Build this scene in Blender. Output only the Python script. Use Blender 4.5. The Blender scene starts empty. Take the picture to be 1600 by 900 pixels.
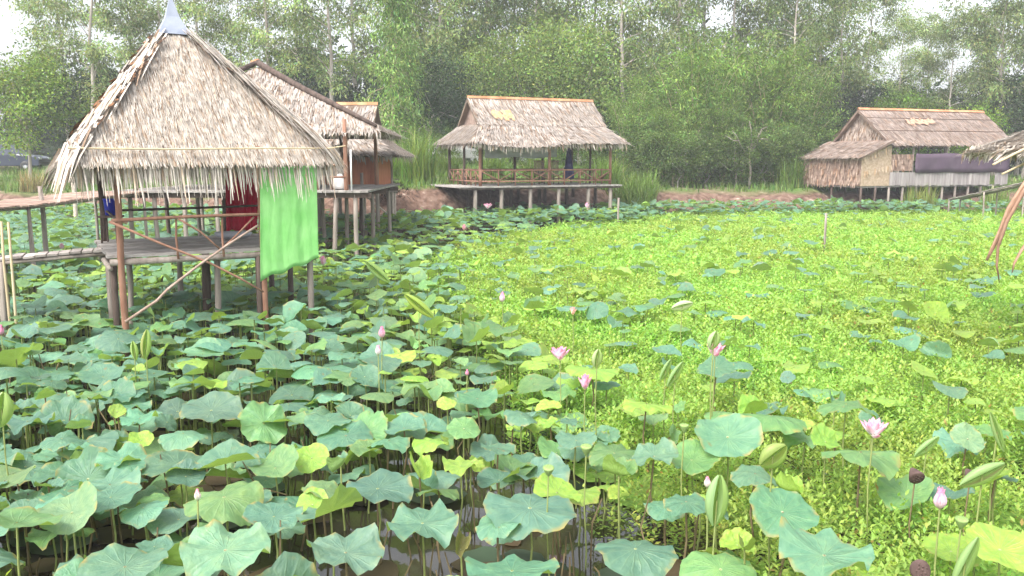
import bpy, math, random
import numpy as np
from mathutils import Vector, Matrix, Quaternion
sc = bpy.context.scene
C = sc.collection
rad = math.radians
# ------------------------------------------------------------------ camera, sky, sun, exposure
F, PITCH, EYE = 1333.0, math.atan(200 / 1333.0), 2.75
cam = bpy.data.cameras.new('camera'); camo = bpy.data.objects.new('camera', cam); C.objects.link(camo)
camo.location = (0, 0, EYE); camo.rotation_euler = (math.pi / 2 - PITCH, 0, 0)
cam.sensor_width = 36; cam.lens = 36 * F / 1600; cam.clip_end = 3000; cam.clip_start = 0.05
sc.camera = camo
SUNV = Vector((-0.35, -0.45, 0.85)).normalized()
w = bpy.data.worlds.new('World'); sc.world = w; w.use_nodes = True
nt = w.node_tree; bg = nt.nodes['Background']
sky = nt.nodes.new('ShaderNodeTexSky'); sky.sky_type = 'NISHITA'; sky.sun_disc = False
sky.sun_elevation = math.asin(SUNV.z); sky.sun_rotation = math.atan2(SUNV.x, SUNV.y)
sky.air_density = 1.0; sky.dust_density = 5.0; sky.ozone_density = 1.0
hs = nt.nodes.new('ShaderNodeHueSaturation'); hs.inputs['Saturation'].default_value = 0.30; hs.inputs['Value'].default_value = 1.5
nt.links.new(sky.outputs[0], hs.inputs['Color']); nt.links.new(hs.outputs[0], bg.inputs[0])
bg.inputs[1].default_value = 0.15
sl = bpy.data.lights.new('sun', 'SUN'); sl.energy = 1.0; sl.angle = rad(16); sl.color = (1, 0.96, 0.9)
so = bpy.data.objects.new('sun', sl); C.objects.link(so); so.rotation_euler = SUNV.to_track_quat('Z', 'Y').to_euler()
sc.view_settings.view_transform = 'Standard'; sc.view_settings.look = 'None'
sc.view_settings.exposure = 1.13; sc.view_settings.gamma = 1.0
try: sc.view_settings.use_curve_mapping = False
except Exception: pass
cy = sc.cycles
cy.use_denoising = True; cy.max_bounces = 7; cy.diffuse_bounces = 4; cy.transmission_bounces = 4; cy.transparent_max_bounces = 6
cy.sample_clamp_indirect = 6

# ------------------------------------------------------------------ helpers
_c, _s = math.cos(PITCH), math.sin(PITCH)
def ray(px, py):
    u = (px - 800) / F; v = (450 - py) / F
    return u, _c + v * _s, -_s + v * _c
def at(px, py, z):                      # the place on the level z that lies in that direction
    r = ray(px, py); t = (z - EYE) / r[2]
    return Vector((r[0] * t, r[1] * t, z))
def dep(px, py, Y):
    r = ray(px, py); t = Y / r[1]
    return Vector((r[0] * t, Y, EYE + r[2] * t))
def proj(p):
    z = p[2] - EYE; d = p[1] * _c - z * _s
    if d < 0.05: return -9999, -9999
    return 800 + F * p[0] / d, 450 - F * (p[1] * _s + z * _c) / d

class MB:                                # collects vertices, faces and a tint per face
    def __init__(s): s.v, s.f, s.t = [], [], []
    def add(s, vs, fs, tint=(1, 1, 1)):
        n = len(s.v); s.v += [tuple(v) for v in vs]
        for f in fs: s.f.append([n + i for i in f]); s.t.append(tint)
    def box(s, c, d, rz=0, tint=(1, 1, 1), rot=None):
        R = rot if rot is not None else Matrix.Rotation(rz, 3, 'Z'); c = Vector(c)
        P = [c + R @ Vector((x * d[0] / 2, y * d[1] / 2, z * d[2] / 2)) for x in (-1, 1) for y in (-1, 1) for z in (-1, 1)]
        s.add(P, [(0, 1, 3, 2), (4, 6, 7, 5), (0, 4, 5, 1), (2, 3, 7, 6), (0, 2, 6, 4), (1, 5, 7, 3)], tint)
    def beam(s, a, b, w_, h, tint=(1, 1, 1)):
        a, b = Vector(a), Vector(b); d = (b - a); L = d.length; d.normalize()
        sd = d.cross(Vector((0, 0, 1)))
        sd = Vector((1, 0, 0)) if sd.length < 1e-3 else sd.normalized()
        up = sd.cross(d)
        R = Matrix((d, sd, up)).transposed()
        s.box((a + b) / 2, (L, w_, h), tint=tint, rot=R)
    def tube(s, pts, r, n=7, tint=(1, 1, 1), cap=True):
        pts = [Vector(p) for p in pts]; m = len(pts)
        rr = r if hasattr(r, '__len__') else [r] * m
        base = len(s.v); ref = None
        for i, p in enumerate(pts):
            d = (pts[min(i + 1, m - 1)] - pts[max(i - 1, 0)]).normalized()
            if ref is None: ref = d.orthogonal().normalized()
            ref = (ref - d * ref.dot(d))
            ref = ref.normalized() if ref.length > 1e-5 else d.orthogonal().normalized()
            b = d.cross(ref)
            for k in range(n):
                a = 2 * math.pi * k / n
                s.v.append(tuple(p + (ref * math.cos(a) + b * math.sin(a)) * rr[i]))
        for i in range(m - 1):
            for k in range(n):
                s.f.append([base + i * n + k, base + i * n + (k + 1) % n, base + (i + 1) * n + (k + 1) % n, base + (i + 1) * n + k]); s.t.append(tint)
        if cap:
            s.f.append([base + k for k in range(n)][::-1]); s.t.append(tint)
            s.f.append([base + (m - 1) * n + k for k in range(n)]); s.t.append(tint)
    def lathe(s, prof, c=(0, 0, 0), n=16, tint=(1, 1, 1), sc_=(1, 1)):
        base = len(s.v)
        for r, z in prof:
            for k in range(n):
                a = 2 * math.pi * k / n; s.v.append((c[0] + r * math.cos(a) * sc_[0], c[1] + r * math.sin(a) * sc_[1], c[2] + z))
        for i in range(len(prof) - 1):
            for k in range(n):
                s.f.append([base + i * n + k, base + i * n + (k + 1) % n, base + (i + 1) * n + (k + 1) % n, base + (i + 1) * n + k]); s.t.append(tint)
    def mesh(s, name, m, smooth=False):
        me = bpy.data.meshes.new(name); me.from_pydata(s.v, [], s.f); me.update()
        at_ = me.attributes.new('tint', 'FLOAT_COLOR', 'FACE')
        at_.data.foreach_set('color', np.array([(*t, 1) for t in s.t], np.float32).ravel())
        me.materials.append(m)
        if smooth: me.polygons.foreach_set('use_smooth', [True] * len(me.polygons))
        return me
    def build(s, name, m, parent=None, smooth=False):
        return link(name, s.mesh(name, m, smooth), parent)
def link(name, data, parent=None):
    o = bpy.data.objects.new(name, data); C.objects.link(o)
    if parent is not None: o.parent = parent
    return o
def np_mesh(name, V, Fq, m, tint=None, uv=None, smooth=False):
    V = np.asarray(V, np.float32); Fq = np.asarray(Fq, np.int32); k = Fq.shape[1]
    me = bpy.data.meshes.new(name)
    me.vertices.add(len(V)); me.vertices.foreach_set('co', V.ravel())
    me.loops.add(Fq.size); me.loops.foreach_set('vertex_index', Fq.ravel())
    me.polygons.add(len(Fq)); me.polygons.foreach_set('loop_start', np.arange(0, Fq.size, k, dtype=np.int32))
    me.polygons.foreach_set('loop_total', np.full(len(Fq), k, np.int32))
    me.update(calc_edges=True)
    if tint is not None:
        a = me.attributes.new('tint', 'FLOAT_COLOR', 'FACE')
        a.data.foreach_set('color', np.concatenate([tint, np.ones((len(tint), 1))], 1).astype(np.float32).ravel())
    if uv is not None:
        l = me.uv_layers.new(name='uv'); l.data.foreach_set('uv', np.asarray(uv, np.float32)[Fq.ravel()].ravel())
    if smooth: me.polygons.foreach_set('use_smooth', np.ones(len(Fq), bool))
    me.materials.append(m)
    return me
def tag(o, label, cat, group=None):
    o['label'] = label; o['category'] = cat
    if group: o['group'] = group
    return o
def thing(name, label, cat, loc=(0, 0, 0), rz=0, group=None):
    o = bpy.data.objects.new(name, None); C.objects.link(o); o.location = loc; o.rotation_euler = (0, 0, rz)
    o.empty_display_size = 0.2
    return tag(o, label, cat, group)
def kind(o, k): o['kind'] = k; return o
def dup(root, loc, rz=0, scale=1, label=None, name=None):
    r = root.copy(); C.objects.link(r); r.location = loc; r.rotation_euler = (0, 0, rz)
    r.scale = (scale, scale, scale) if not hasattr(scale, '__len__') else scale
    if label: r['label'] = label
    for ch in root.children:
        c = ch.copy(); C.objects.link(c); c.parent = r
        for g in ch.children:
            d = g.copy(); C.objects.link(d); d.parent = c
    return r

# ------------------------------------------------------------------ materials
def mat(name, rough=0.8, spec=0.3):
    m = bpy.data.materials.new(name); m.use_nodes = True
    b = m.node_tree.nodes['Principled BSDF']; b.inputs['Roughness'].default_value = rough
    b.inputs['Specular IOR Level'].default_value = spec
    return m, m.node_tree, b
def N(nt, t, **kw):
    n = nt.nodes.new(t)
    for k, v in kw.items():
        if k in n.inputs: n.inputs[k].default_value = v
        else: setattr(n, k, v)
    return n
def noise(nt, scale, detail=4, vec=None, stretch=None, coord='Object'):
    tc = N(nt, 'ShaderNodeTexCoord'); n = N(nt, 'ShaderNodeTexNoise', Scale=scale, Detail=detail)
    if stretch:
        mp = N(nt, 'ShaderNodeMapping'); mp.inputs['Scale'].default_value = stretch
        nt.links.new(tc.outputs[coord], mp.inputs[0]); nt.links.new(mp.outputs[0], n.inputs['Vector'])
    else: nt.links.new(tc.outputs[coord], n.inputs['Vector'])
    return n
def ramp(nt, fac, stops):
    r = N(nt, 'ShaderNodeValToRGB'); e = r.color_ramp.elements
    while len(e) < len(stops): e.new(0.5)
    for i, (p, c) in enumerate(stops): e[i].position = p; e[i].color = (*c, 1)
    nt.links.new(fac, r.inputs[0]); return r
def mixc(nt, fac, a, b, mode='MIX'):
    m = N(nt, 'ShaderNodeMix', data_type='RGBA', blend_type=mode)
    for s_, v in ((0, fac), (6, a), (7, b)):
        if hasattr(v, 'links') or hasattr(v, 'is_linked'): nt.links.new(v, m.inputs[s_])
        elif s_ == 0: m.inputs[0].default_value = v
        else: m.inputs[s_].default_value = (*v, 1)
    return m.outputs[2]
def bump(nt, b, h, strength=0.3, dist=0.01):
    n = N(nt, 'ShaderNodeBump', Strength=strength, Distance=dist); nt.links.new(h, n.inputs['Height']); nt.links.new(n.outputs[0], b.inputs['Normal'])
def simple(name, c1, c2, scale=6, rough=0.85, stretch=None, bmp=0.25, tint=True, spec=0.2):
    m, nt, b = mat(name, rough, spec)
    n = noise(nt, scale, 5, stretch=stretch)
    r = ramp(nt, n.outputs[0], [(0.3, c1), (0.7, c2)]); col = r.outputs[0]
    if tint:
        a = N(nt, 'ShaderNodeAttribute', attribute_name='tint'); col = mixc(nt, 1.0, col, a.outputs[0], 'MULTIPLY')
    nt.links.new(col, b.inputs['Base Color'])
    if bmp: bump(nt, b, n.outputs[0], bmp, 0.02)
    return m
M = {}
M['thatch'] = simple('thatch', (.32, .288, .25), (.50, .462, .41), 9, 0.95, bmp=0)
M['thatch_brown'] = simple('thatch_brown', (.23, .185, .16), (.36, .30, .265), 3, 0.95, bmp=0)
M['thatch_grey'] = simple('thatch_grey', (.26, .23, .205), (.39, .355, .32), 3, 0.95, bmp=0)
M['thatch_under'] = simple('thatch_under', (.10, .075, .055), (.17, .13, .10), 7, 0.95)
M['wood'] = simple('weathered_wood', (.20, .165, .14), (.36, .31, .27), 14, 0.9, (1, 1, .12))
M['deck'] = simple('weathered_deck', (.24, .215, .20), (.42, .39, .37), 6, 0.85)
M['bark'] = simple('reddish_poles', (.20, .10, .065), (.34, .19, .13), 10, 0.85, (1, 1, .2))
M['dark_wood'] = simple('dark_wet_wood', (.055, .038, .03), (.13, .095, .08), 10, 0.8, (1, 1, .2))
M['bamboo'] = simple('dry_bamboo', (.42, .33, .20), (.60, .50, .33), 8, 0.6, (1, 1, .2))
M['pale_stick'] = simple('pale_stick', (.42, .34, .27), (.62, .54, .46), 12, 0.8)
M['frond'] = simple('dry_frond', (.24, .165, .125), (.40, .30, .245), 9, 0.8)
M['tile'] = simple('orange_ridge', (.46, .19, .09), (.62, .32, .18), 3, 0.8)
M['weave_red'] = simple('orange_weave', (.42, .14, .075), (.58, .23, .13), 20, 0.85, (1, 1, .15))
M['weave_tan'] = simple('tan_weave', (.38, .29, .20), (.58, .47, .36), 9, 0.9)
M['weave_brown'] = simple('brown_weave', (.21, .14, .11), (.40, .30, .25), 6, 0.9)
M['board'] = simple('pale_boards', (.27, .24, .235), (.42, .385, .375), 6, 0.8, (1, 1, .1))
M['metal'] = simple('sheet_metal', (.22, .25, .32), (.33, .36, .43), 4, 0.45, bmp=0.05)
M['tarp_grey'] = simple('grey_tarp', (.36, .37, .42), (.46, .47, .52), 2, 0.6)
M['tarp_plum'] = simple('plum_tarp', (.075, .05, .075), (.12, .085, .115), 1.2, 0.6)
M['navy'] = simple('navy_cloth', (.012, .014, .06), (.04, .045, .14), 6, 0.8)
M['blue'] = simple('blue_plastic', (.02, .03, .42), (.03, .05, .5), 3, 0.4, bmp=0)
M['white'] = simple('white_stuff', (.6, .6, .58), (.8, .8, .78), 4, 0.6)
M['grey_bark'] = simple('tree_bark', (.27, .23, .20), (.56, .50, .45), 2.5, 0.95, (3, 3, .4))
M['brush'] = simple('dark_brush', (.03, .022, .018), (.09, .07, .06), 6, 0.95)
def cloth(name, c1, c2):
    m, nt, b = mat(name, 0.75, 0.2); n = noise(nt, 3, 3)
    r = ramp(nt, n.outputs[0], [(0.3, c1), (0.7, c2)]); nt.links.new(r.outputs[0], b.inputs['Base Color']); nb = noise(nt, 14, 4, stretch=(1, 1, .35)); bump(nt, b, nb.outputs[0], .6, .03)
    tr = N(nt, 'ShaderNodeBsdfTranslucent'); nt.links.new(r.outputs[0], tr.inputs[0])
    mx = N(nt, 'ShaderNodeMixShader'); mx.inputs[0].default_value = 0.35
    nt.links.new(b.outputs[0], mx.inputs[1]); nt.links.new(tr.outputs[0], mx.inputs[2])
    nt.links.new(mx.outputs[0], nt.nodes['Material Output'].inputs[0]); return m
M['green_cloth'] = cloth('lime_green_cloth', (.27, .68, .20), (.42, .80, .32))
M['red_cloth'] = cloth('dark_red_cloth', (.50, .006, .04), (.62, .012, .06))
def foliage(name, trans=0.3, gloss=0.5):          # small leaves; colour per face from tint
    m, nt, b = mat(name, gloss, 0.25)
    a = N(nt, 'ShaderNodeAttribute', attribute_name='tint')
    oi = N(nt, 'ShaderNodeObjectInfo')
    v = N(nt, 'ShaderNodeMapRange'); v.inputs[3].default_value = 0.82; v.inputs[4].default_value = 1.18
    nt.links.new(oi.outputs['Random'], v.inputs[0])
    h = N(nt, 'ShaderNodeHueSaturation'); nt.links.new(v.outputs[0], h.inputs['Value']); nt.links.new(a.outputs[0], h.inputs['Color'])
    nt.links.new(h.outputs[0], b.inputs['Base Color'])
    tr = N(nt, 'ShaderNodeBsdfTranslucent')
    tc = mixc(nt, 1.0, h.outputs[0], (1.25, 1.3, .6), 'MULTIPLY'); nt.links.new(tc, tr.inputs[0])
    mx = N(nt, 'ShaderNodeMixShader'); mx.inputs[0].default_value = trans
    nt.links.new(b.outputs[0], mx.inputs[1]); nt.links.new(tr.outputs[0], mx.inputs[2])
    nt.links.new(mx.outputs[0], nt.nodes['Material Output'].inputs[0]); return m
M['foliage'] = foliage('tree_leaves', 0.42)
M['weed'] = foliage('water_weed_leaves', 0.45)
M['grass'] = foliage('grass_blades', 0.3)
def lotus_mat(name, individual):
    m, nt, b = mat(name, 0.46, 0.4)
    if individual: src = N(nt, 'ShaderNodeObjectInfo').outputs['Color']
    else: src = N(nt, 'ShaderNodeAttribute', attribute_name='tint').outputs[0]
    uv = N(nt, 'ShaderNodeUVMap'); uv.uv_map = 'uv'
    sx = N(nt, 'ShaderNodeSeparateXYZ'); nt.links.new(uv.outputs[0], sx.inputs[0])
    an = N(nt, 'ShaderNodeMath', operation='ARCTAN2'); nt.links.new(sx.outputs[1], an.inputs[0]); nt.links.new(sx.outputs[0], an.inputs[1])
    ml = N(nt, 'ShaderNodeMath', operation='MULTIPLY'); nz_ = noise(nt, 4.0, 2, coord='UV'); nm_ = N(nt, 'ShaderNodeMath', operation='MULTIPLY_ADD'); nt.links.new(nz_.outputs[0], nm_.inputs[0]); nm_.inputs[1].default_value = .16; nt.links.new(an.outputs[0], nm_.inputs[2]); nt.links.new(nm_.outputs[0], ml.inputs[0]); ml.inputs[1].default_value = 10.0
    cs = N(nt, 'ShaderNodeMath', operation='COSINE'); nt.links.new(ml.outputs[0], cs.inputs[0])
    ab = N(nt, 'ShaderNodeMath', operation='ABSOLUTE'); nt.links.new(cs.outputs[0], ab.inputs[0])
    pw = N(nt, 'ShaderNodeMath', operation='POWER'); nt.links.new(ab.outputs[0], pw.inputs[0]); pw.inputs[1].default_value = 26.0
    ln = N(nt, 'ShaderNodeVectorMath', operation='LENGTH'); nt.links.new(uv.outputs[0], ln.inputs[0])
    fo = N(nt, 'ShaderNodeMapRange'); fo.inputs[1].default_value = 0.98; fo.inputs[2].default_value = 0.1; fo.inputs[3].default_value = 0.0; fo.inputs[4].default_value = 0.36
    nt.links.new(ln.outputs['Value'], fo.inputs[0])
    vm = N(nt, 'ShaderNodeMath', operation='MULTIPLY'); nt.links.new(pw.outputs[0], vm.inputs[0]); nt.links.new(fo.outputs[0], vm.inputs[1])
    n = noise(nt, 3.2, 5, coord='UV'); n2 = noise(nt, 26, 3, coord='UV')
    var = ramp(nt, n.outputs[0], [(0.30, (.68, .80, .84)), (0.5, (1, 1, 1)), (0.70, (1.28, 1.16, 1.04))])
    top = mixc(nt, 1.0, src, var.outputs[0], 'MULTIPLY')
    top = mixc(nt, vm.outputs[0], top, (.34, .50, .26))
    spk = ramp(nt, n2.outputs[0], [(0.70, (0, 0, 0)), (0.74, (1, 1, 1))])        # insect specks, few
    sm = N(nt, 'ShaderNodeMath', operation='MULTIPLY'); nt.links.new(spk.outputs[0], sm.inputs[0]); sm.inputs[1].default_value = 0.35
    top = mixc(nt, sm.outputs[0], top, (.22, .17, .07))
    rimr = N(nt, 'ShaderNodeMapRange'); rimr.inputs[1].default_value = .86; rimr.inputs[2].default_value = 1.0; nt.links.new(ln.outputs['Value'], rimr.inputs[0])
    oi2 = N(nt, 'ShaderNodeObjectInfo'); n3 = N(nt, 'ShaderNodeTexNoise', Scale=2.3, Detail=5); n3.noise_dimensions = '4D'; nt.links.new(uv.outputs[0], n3.inputs['Vector']); wq = N(nt, 'ShaderNodeMath', operation='MULTIPLY'); nt.links.new(oi2.outputs['Random'], wq.inputs[0]); wq.inputs[1].default_value = 40; nt.links.new(wq.outputs[0], n3.inputs['W'])
    rn = N(nt, 'ShaderNodeMapRange'); rn.inputs[1].default_value = .50; rn.inputs[2].default_value = .62; nt.links.new(n3.outputs[0], rn.inputs[0])
    rm_ = N(nt, 'ShaderNodeMath', operation='MULTIPLY'); nt.links.new(rimr.outputs[0], rm_.inputs[0]); nt.links.new(rn.outputs[0], rm_.inputs[1])
    top = mixc(nt, rm_.outputs[0], top, (.36, .29, .09))
    bl_ = N(nt, 'ShaderNodeMapRange'); bl_.inputs[1].default_value = .66; bl_.inputs[2].default_value = .72; bl_.inputs[4].default_value = .7; nt.links.new(n3.outputs[0], bl_.inputs[0]); top = mixc(nt, bl_.outputs[0], top, (.24, .18, .07))
    ce = N(nt, 'ShaderNodeMapRange'); ce.inputs[1].default_value = 0.05; ce.inputs[2].default_value = 0.03
    nt.links.new(ln.outputs['Value'], ce.inputs[0]); top = mixc(nt, ce.outputs[0], top, (.55, .62, .35))
    und = mixc(nt, 0.62, src, (.27, .40, .075)); und = mixc(nt, vm.outputs[0], und, (.40, .47, .16))
    g = N(nt, 'ShaderNodeNewGeometry'); col = mixc(nt, g.outputs['Backfacing'], top, und)
    nt.links.new(col, b.inputs['Base Color'])
    ad = N(nt, 'ShaderNodeMath', operation='ADD'); nt.links.new(vm.outputs[0], ad.inputs[0]); nt.links.new(n.outputs[0], ad.inputs[1])
    bump(nt, b, ad.outputs[0], 0.5, 0.04)
    tr = N(nt, 'ShaderNodeBsdfTranslucent'); tcx = mixc(nt, 0.55, col, (.42, .62, .05)); nt.links.new(tcx, tr.inputs[0])
    mx = N(nt, 'ShaderNodeMixShader'); mx.inputs[0].default_value = 0.30
    nt.links.new(b.outputs[0], mx.inputs[1]); nt.links.new(tr.outputs[0], mx.inputs[2])
    nt.links.new(mx.outputs[0], nt.nodes['Material Output'].inputs[0]); return m
M['lotus'] = lotus_mat('lotus_leaf', True); M['lotus_mass'] = lotus_mat('lotus_leaf_mass', False)
M['stalk'] = simple('lotus_stalk', (.16, .20, .06), (.30, .34, .12), 5, 0.7, tint=False, bmp=0)
M['stalk_brown'] = simple('old_stalk', (.10, .075, .04), (.22, .17, .09), 5, 0.8, tint=False, bmp=0)
def petal_mat():
    m, nt, b = mat('petal', 0.5, 0.2); uv = N(nt, 'ShaderNodeUVMap'); uv.uv_map = 'uv'
    s = N(nt, 'ShaderNodeSeparateXYZ'); nt.links.new(uv.outputs[0], s.inputs[0])
    r = ramp(nt, s.outputs[1], [(0.0, (.82, .76, .52)), (0.25, (.88, .78, .78)), (0.65, (.86, .58, .66)), (1.0, (.82, .30, .46))])
    oi = N(nt, 'ShaderNodeObjectInfo'); col = mixc(nt, 1.0, r.outputs[0], oi.outputs['Color'], 'MULTIPLY'); nt.links.new(col, b.inputs['Base Color'])
    tr = N(nt, 'ShaderNodeBsdfTranslucent'); nt.links.new(col, tr.inputs[0])
    mx = N(nt, 'ShaderNodeMixShader'); mx.inputs[0].default_value = 0.35
    nt.links.new(b.outputs[0], mx.inputs[1]); nt.links.new(tr.outputs[0], mx.inputs[2])
    nt.links.new(mx.outputs[0], nt.nodes['Material Output'].inputs[0]); return m
M['petal'] = petal_mat()
M['pod'] = simple('green_pod', (.17, .27, .08), (.27, .37, .13), 8, 0.7)
M['pod_dark'] = simple('dry_pod', (.055, .035, .03), (.14, .09, .08), 10, 0.8)
M['yellow'] = simple('stamens', (.70, .50, .10), (.80, .62, .2), 8, 0.7)
def paint(name, c, rough=0.3):
    m, nt, b = mat(name, rough, 0.5); b.inputs['Base Color'].default_value = (*c, 1)
    try: b.inputs['Coat Weight'].default_value = 0.4
    except Exception: pass
    return m
M['car_navy'] = paint('dark_blue_paint', (.02, .03, .055)); M['car_white'] = paint('white_paint', (.72, .72, .70))
M['glass'] = paint('car_glass', (.02, .025, .03), 0.08); M['rubber'] = paint('rubber', (.025, .025, .025), 0.8); M['rim'] = paint('rim', (.45, .46, .48), 0.35)
M['lamp'] = paint('lamp_glass', (.75, .78, .8), 0.15)

# water
m, nt, b = mat('pond_water', 0.04, 0.5); M['water'] = m
n = noise(nt, 0.7, 4); r = ramp(nt, n.outputs[0], [(0.35, (.020, .018, .012)), (0.65, (.045, .038, .026))]); nt.links.new(r.outputs[0], b.inputs['Base Color'])
b.inputs['IOR'].default_value = 1.55
n2 = noise(nt, 5, 3); bump(nt, b, n2.outputs[0], 0.06, 0.02)
# earth bank
m, nt, b = mat('bank_earth', 0.95, 0.1); M['earth'] = m
n = noise(nt, 0.35, 6); n2 = noise(nt, 3.5, 6)
r1 = ramp(nt, n2.outputs[0], [(0.3, (.06, .038, .028)), (0.5, (.155, .095, .07)), (0.66, (.22, .15, .115)), (0.74, (.40, .33, .27))])
ge = N(nt, 'ShaderNodeNewGeometry'); se = N(nt, 'ShaderNodeSeparateXYZ'); nt.links.new(ge.outputs['Normal'], se.inputs[0])
mr = N(nt, 'ShaderNodeMapRange'); mr.inputs[1].default_value = 0.90; mr.inputs[2].default_value = 0.985; nt.links.new(se.outputs[2], mr.inputs[0])
r2 = ramp(nt, n.outputs[0], [(0.35, (.20, .15, .10)), (0.5, (.085, .14, .035)), (0.7, (.11, .19, .045))])
col = mixc(nt, mr.outputs[0], r1.outputs[0], r2.outputs[0]); nt.links.new(col, b.inputs['Base Color']); bump(nt, b, n2.outputs[0], 0.8, 0.15)

rng = np.random.default_rng(7); random.seed(5)
# ------------------------------------------------------------------ terrain and water
EX = [-120, -60, -30, -14, -9, -4, 0, 6, 10, 14, 18, 30, 60, 120]
EY = [60, 50, 44, 37, 33, 33, 37.5, 41, 42, 42.2, 43, 44, 47, 60]
def edge(x): return np.interp(x, EX, EY) + 0.35 * np.sin(x * 1.3) + 0.2 * np.sin(x * 3.1 + 1)
def ground_z(x, y):
    d = y - edge(x)
    hi = np.interp(x, [-10, -4, 4, 8, 14], [1.25, 1.7, 1.5, 1.3, 1.25])
    far = np.interp(x, [-60, 6, 14, 60], [2.5, 2.5, 1.55, 1.6])
    z = np.interp(d, [-3, -1, 0, 1.0, 1.9], [0, .15, .42, .82, 1]) * (hi + .45) - .45
    z = z + np.clip((d - 4) / 11, 0, 1) * (far - hi)
    return z + np.where(d > -0.5, 0.06 * np.sin(x * 2.3 + y) * np.sin(y * 1.7 - x * .6), 0)
def make_ground():
    xs = np.concatenate([np.linspace(-600, -64, 10), np.arange(-60, 60.1, .6), np.linspace(64, 600, 10)])
    ys = np.concatenate([np.linspace(-300, 25, 14), np.arange(27, 62, .4), np.linspace(64, 900, 16)])
    X, Y = np.meshgrid(xs, ys); Z = ground_z(X, Y)
    V = np.stack([X, Y, Z], -1).reshape(-1, 3); nx, ny = len(xs), len(ys)
    i = np.arange(nx - 1)[None] + nx * np.arange(ny - 1)[:, None]; i = i.ravel()
    o = link('ground', np_mesh('ground', V, np.stack([i, i + 1, i + nx + 1, i + nx], 1), M['earth'], smooth=True)); kind(o, 'structure')
make_ground()
mb = MB(); mb.add([(-300, -200, 0), (300, -200, 0), (300, 62, 0), (-300, 62, 0)], [(0, 1, 2, 3)])
kind(mb.build('pond_water', M['water']), 'structure')

# ------------------------------------------------------------------ thatch
def strips(mb, P, A, L, W, Nn, tint, lift=0.04, droop=0.0, rnd=random):
    """one leaf strip from P along A (unit), length L, width W, face normal Nn; lifted at the tip, drooping by gravity"""
    side = A.cross(Nn).normalized() * (W / 2)
    q = []
    for k, (t, wd) in enumerate(((0, .9), (.55, 1), (1, .25))):
        p = P + A * (L * t) + Nn * (0.012 + lift * t * t) + Vector((0, 0, -droop * t * t))
        q += [p - side * wd, p + side * wd]
    mb.add(q, [(0, 1, 3, 2), (2, 3, 5, 4)], tint)
def tint_rand(pale=1.0):
    g = random.choice((1.05, .95, .85, 1.15, .75, 1.25)) * random.uniform(.85, 1.15) * pale
    wr = random.random()
    if wr < .10: return (.55 * g, .42 * g, .33 * g)
    if wr < .22: return (1.0 * g, .84 * g, .70 * g)
    return (g, .97 * g, .95 * g)
def thatch_face(mb, e0, e1, t0, t1, rows, per_m, L, W, fringe=0.0, lift=0.04, pale=1.0, jitter=0.12, fr_dens=2.2):
    """strips over the face eave e0-e1 up to top t0-t1"""
    e0, e1, t0, t1 = map(Vector, (e0, e1, t0, t1))
    nrm = (e1 - e0).cross((t0 + t1) / 2 - e0).normalized()
    if nrm.z < 0: nrm = -nrm
    down = ((e0 + e1) / 2 - (t0 + t1) / 2).normalized(); hl = ((e0 + e1) / 2 - (t0 + t1) / 2).length
    for r in range(rows):
        f = (r + .3) / rows
        a, b = e0.lerp(t0, f), e1.lerp(t1, f); n = max(2, int((b - a).length * per_m))
        for k in range(n):
            s = (k + random.random()) / n
            P = a.lerp(b, s) + down * random.uniform(-.5, .5) * hl / rows
            A = (down + (b - a).normalized() * random.gauss(0, jitter)).normalized()
            l = L * random.uniform(.7, 1.25)
            room = (f + .05) * hl + .1
            strips(mb, P, A, min(l, room), W * random.uniform(.6, 1.3), nrm, tint_rand(pale), lift * random.uniform(.4, 1.7))
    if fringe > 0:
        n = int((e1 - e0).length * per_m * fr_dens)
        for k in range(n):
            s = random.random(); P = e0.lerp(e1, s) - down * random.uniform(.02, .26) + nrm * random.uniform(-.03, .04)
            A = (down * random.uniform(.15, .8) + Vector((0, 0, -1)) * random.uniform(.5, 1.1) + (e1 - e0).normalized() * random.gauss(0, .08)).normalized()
            strips(mb, P, A, fringe * random.choice((.6, .8, .9, 1, 1, 1.1, 1.2, 1.5)), W * random.uniform(.9, 1.7), nrm, tint_rand(pale * 1.3), 0.0, 0.06)  # paler fringe tint: bright light on the hanging tips painted into the colour
def slab(mb, e0, e1, t0, t1, th, tint=(1, 1, 1)):
    e0, e1, t0, t1 = map(Vector, (e0, e1, t0, t1))
    nrm = (e1 - e0).cross((t0 + t1) / 2 - e0).normalized()
    if nrm.z < 0: nrm = -nrm
    top = [e0, e1, t1, t0]; bot = [p - nrm * th for p in top]
    mb.add(top + bot, [(0, 1, 2, 3), (7, 6, 5, 4), (0, 4, 5, 1), (1, 5, 6, 2), (2, 6, 7, 3), (3, 7, 4, 0)], tint)
def post(p, z1, r0=.05, r1=None, lean=(0, 0), z0=-.4, n=7):
    r1 = r1 or r0 * .85; mb = MB(); pts = []
    for k in range(5):
        t = k / 4; pts.append((p[0] + lean[0] * t + random.gauss(0, .006), p[1] + lean[1] * t, z0 + (z1 - z0) * t))
    mb.tube(pts, [r0 + (r1 - r0) * k / 4 for k in range(5)], n); return mb
def stick(pts, r0, r1, m, name, parent, n=6):
    mb = MB(); k = len(pts); mb.tube(pts, [r0 + (r1 - r0) * i / (k - 1) for i in range(k)], n); return mb.build(name, m, parent, True)
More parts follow.
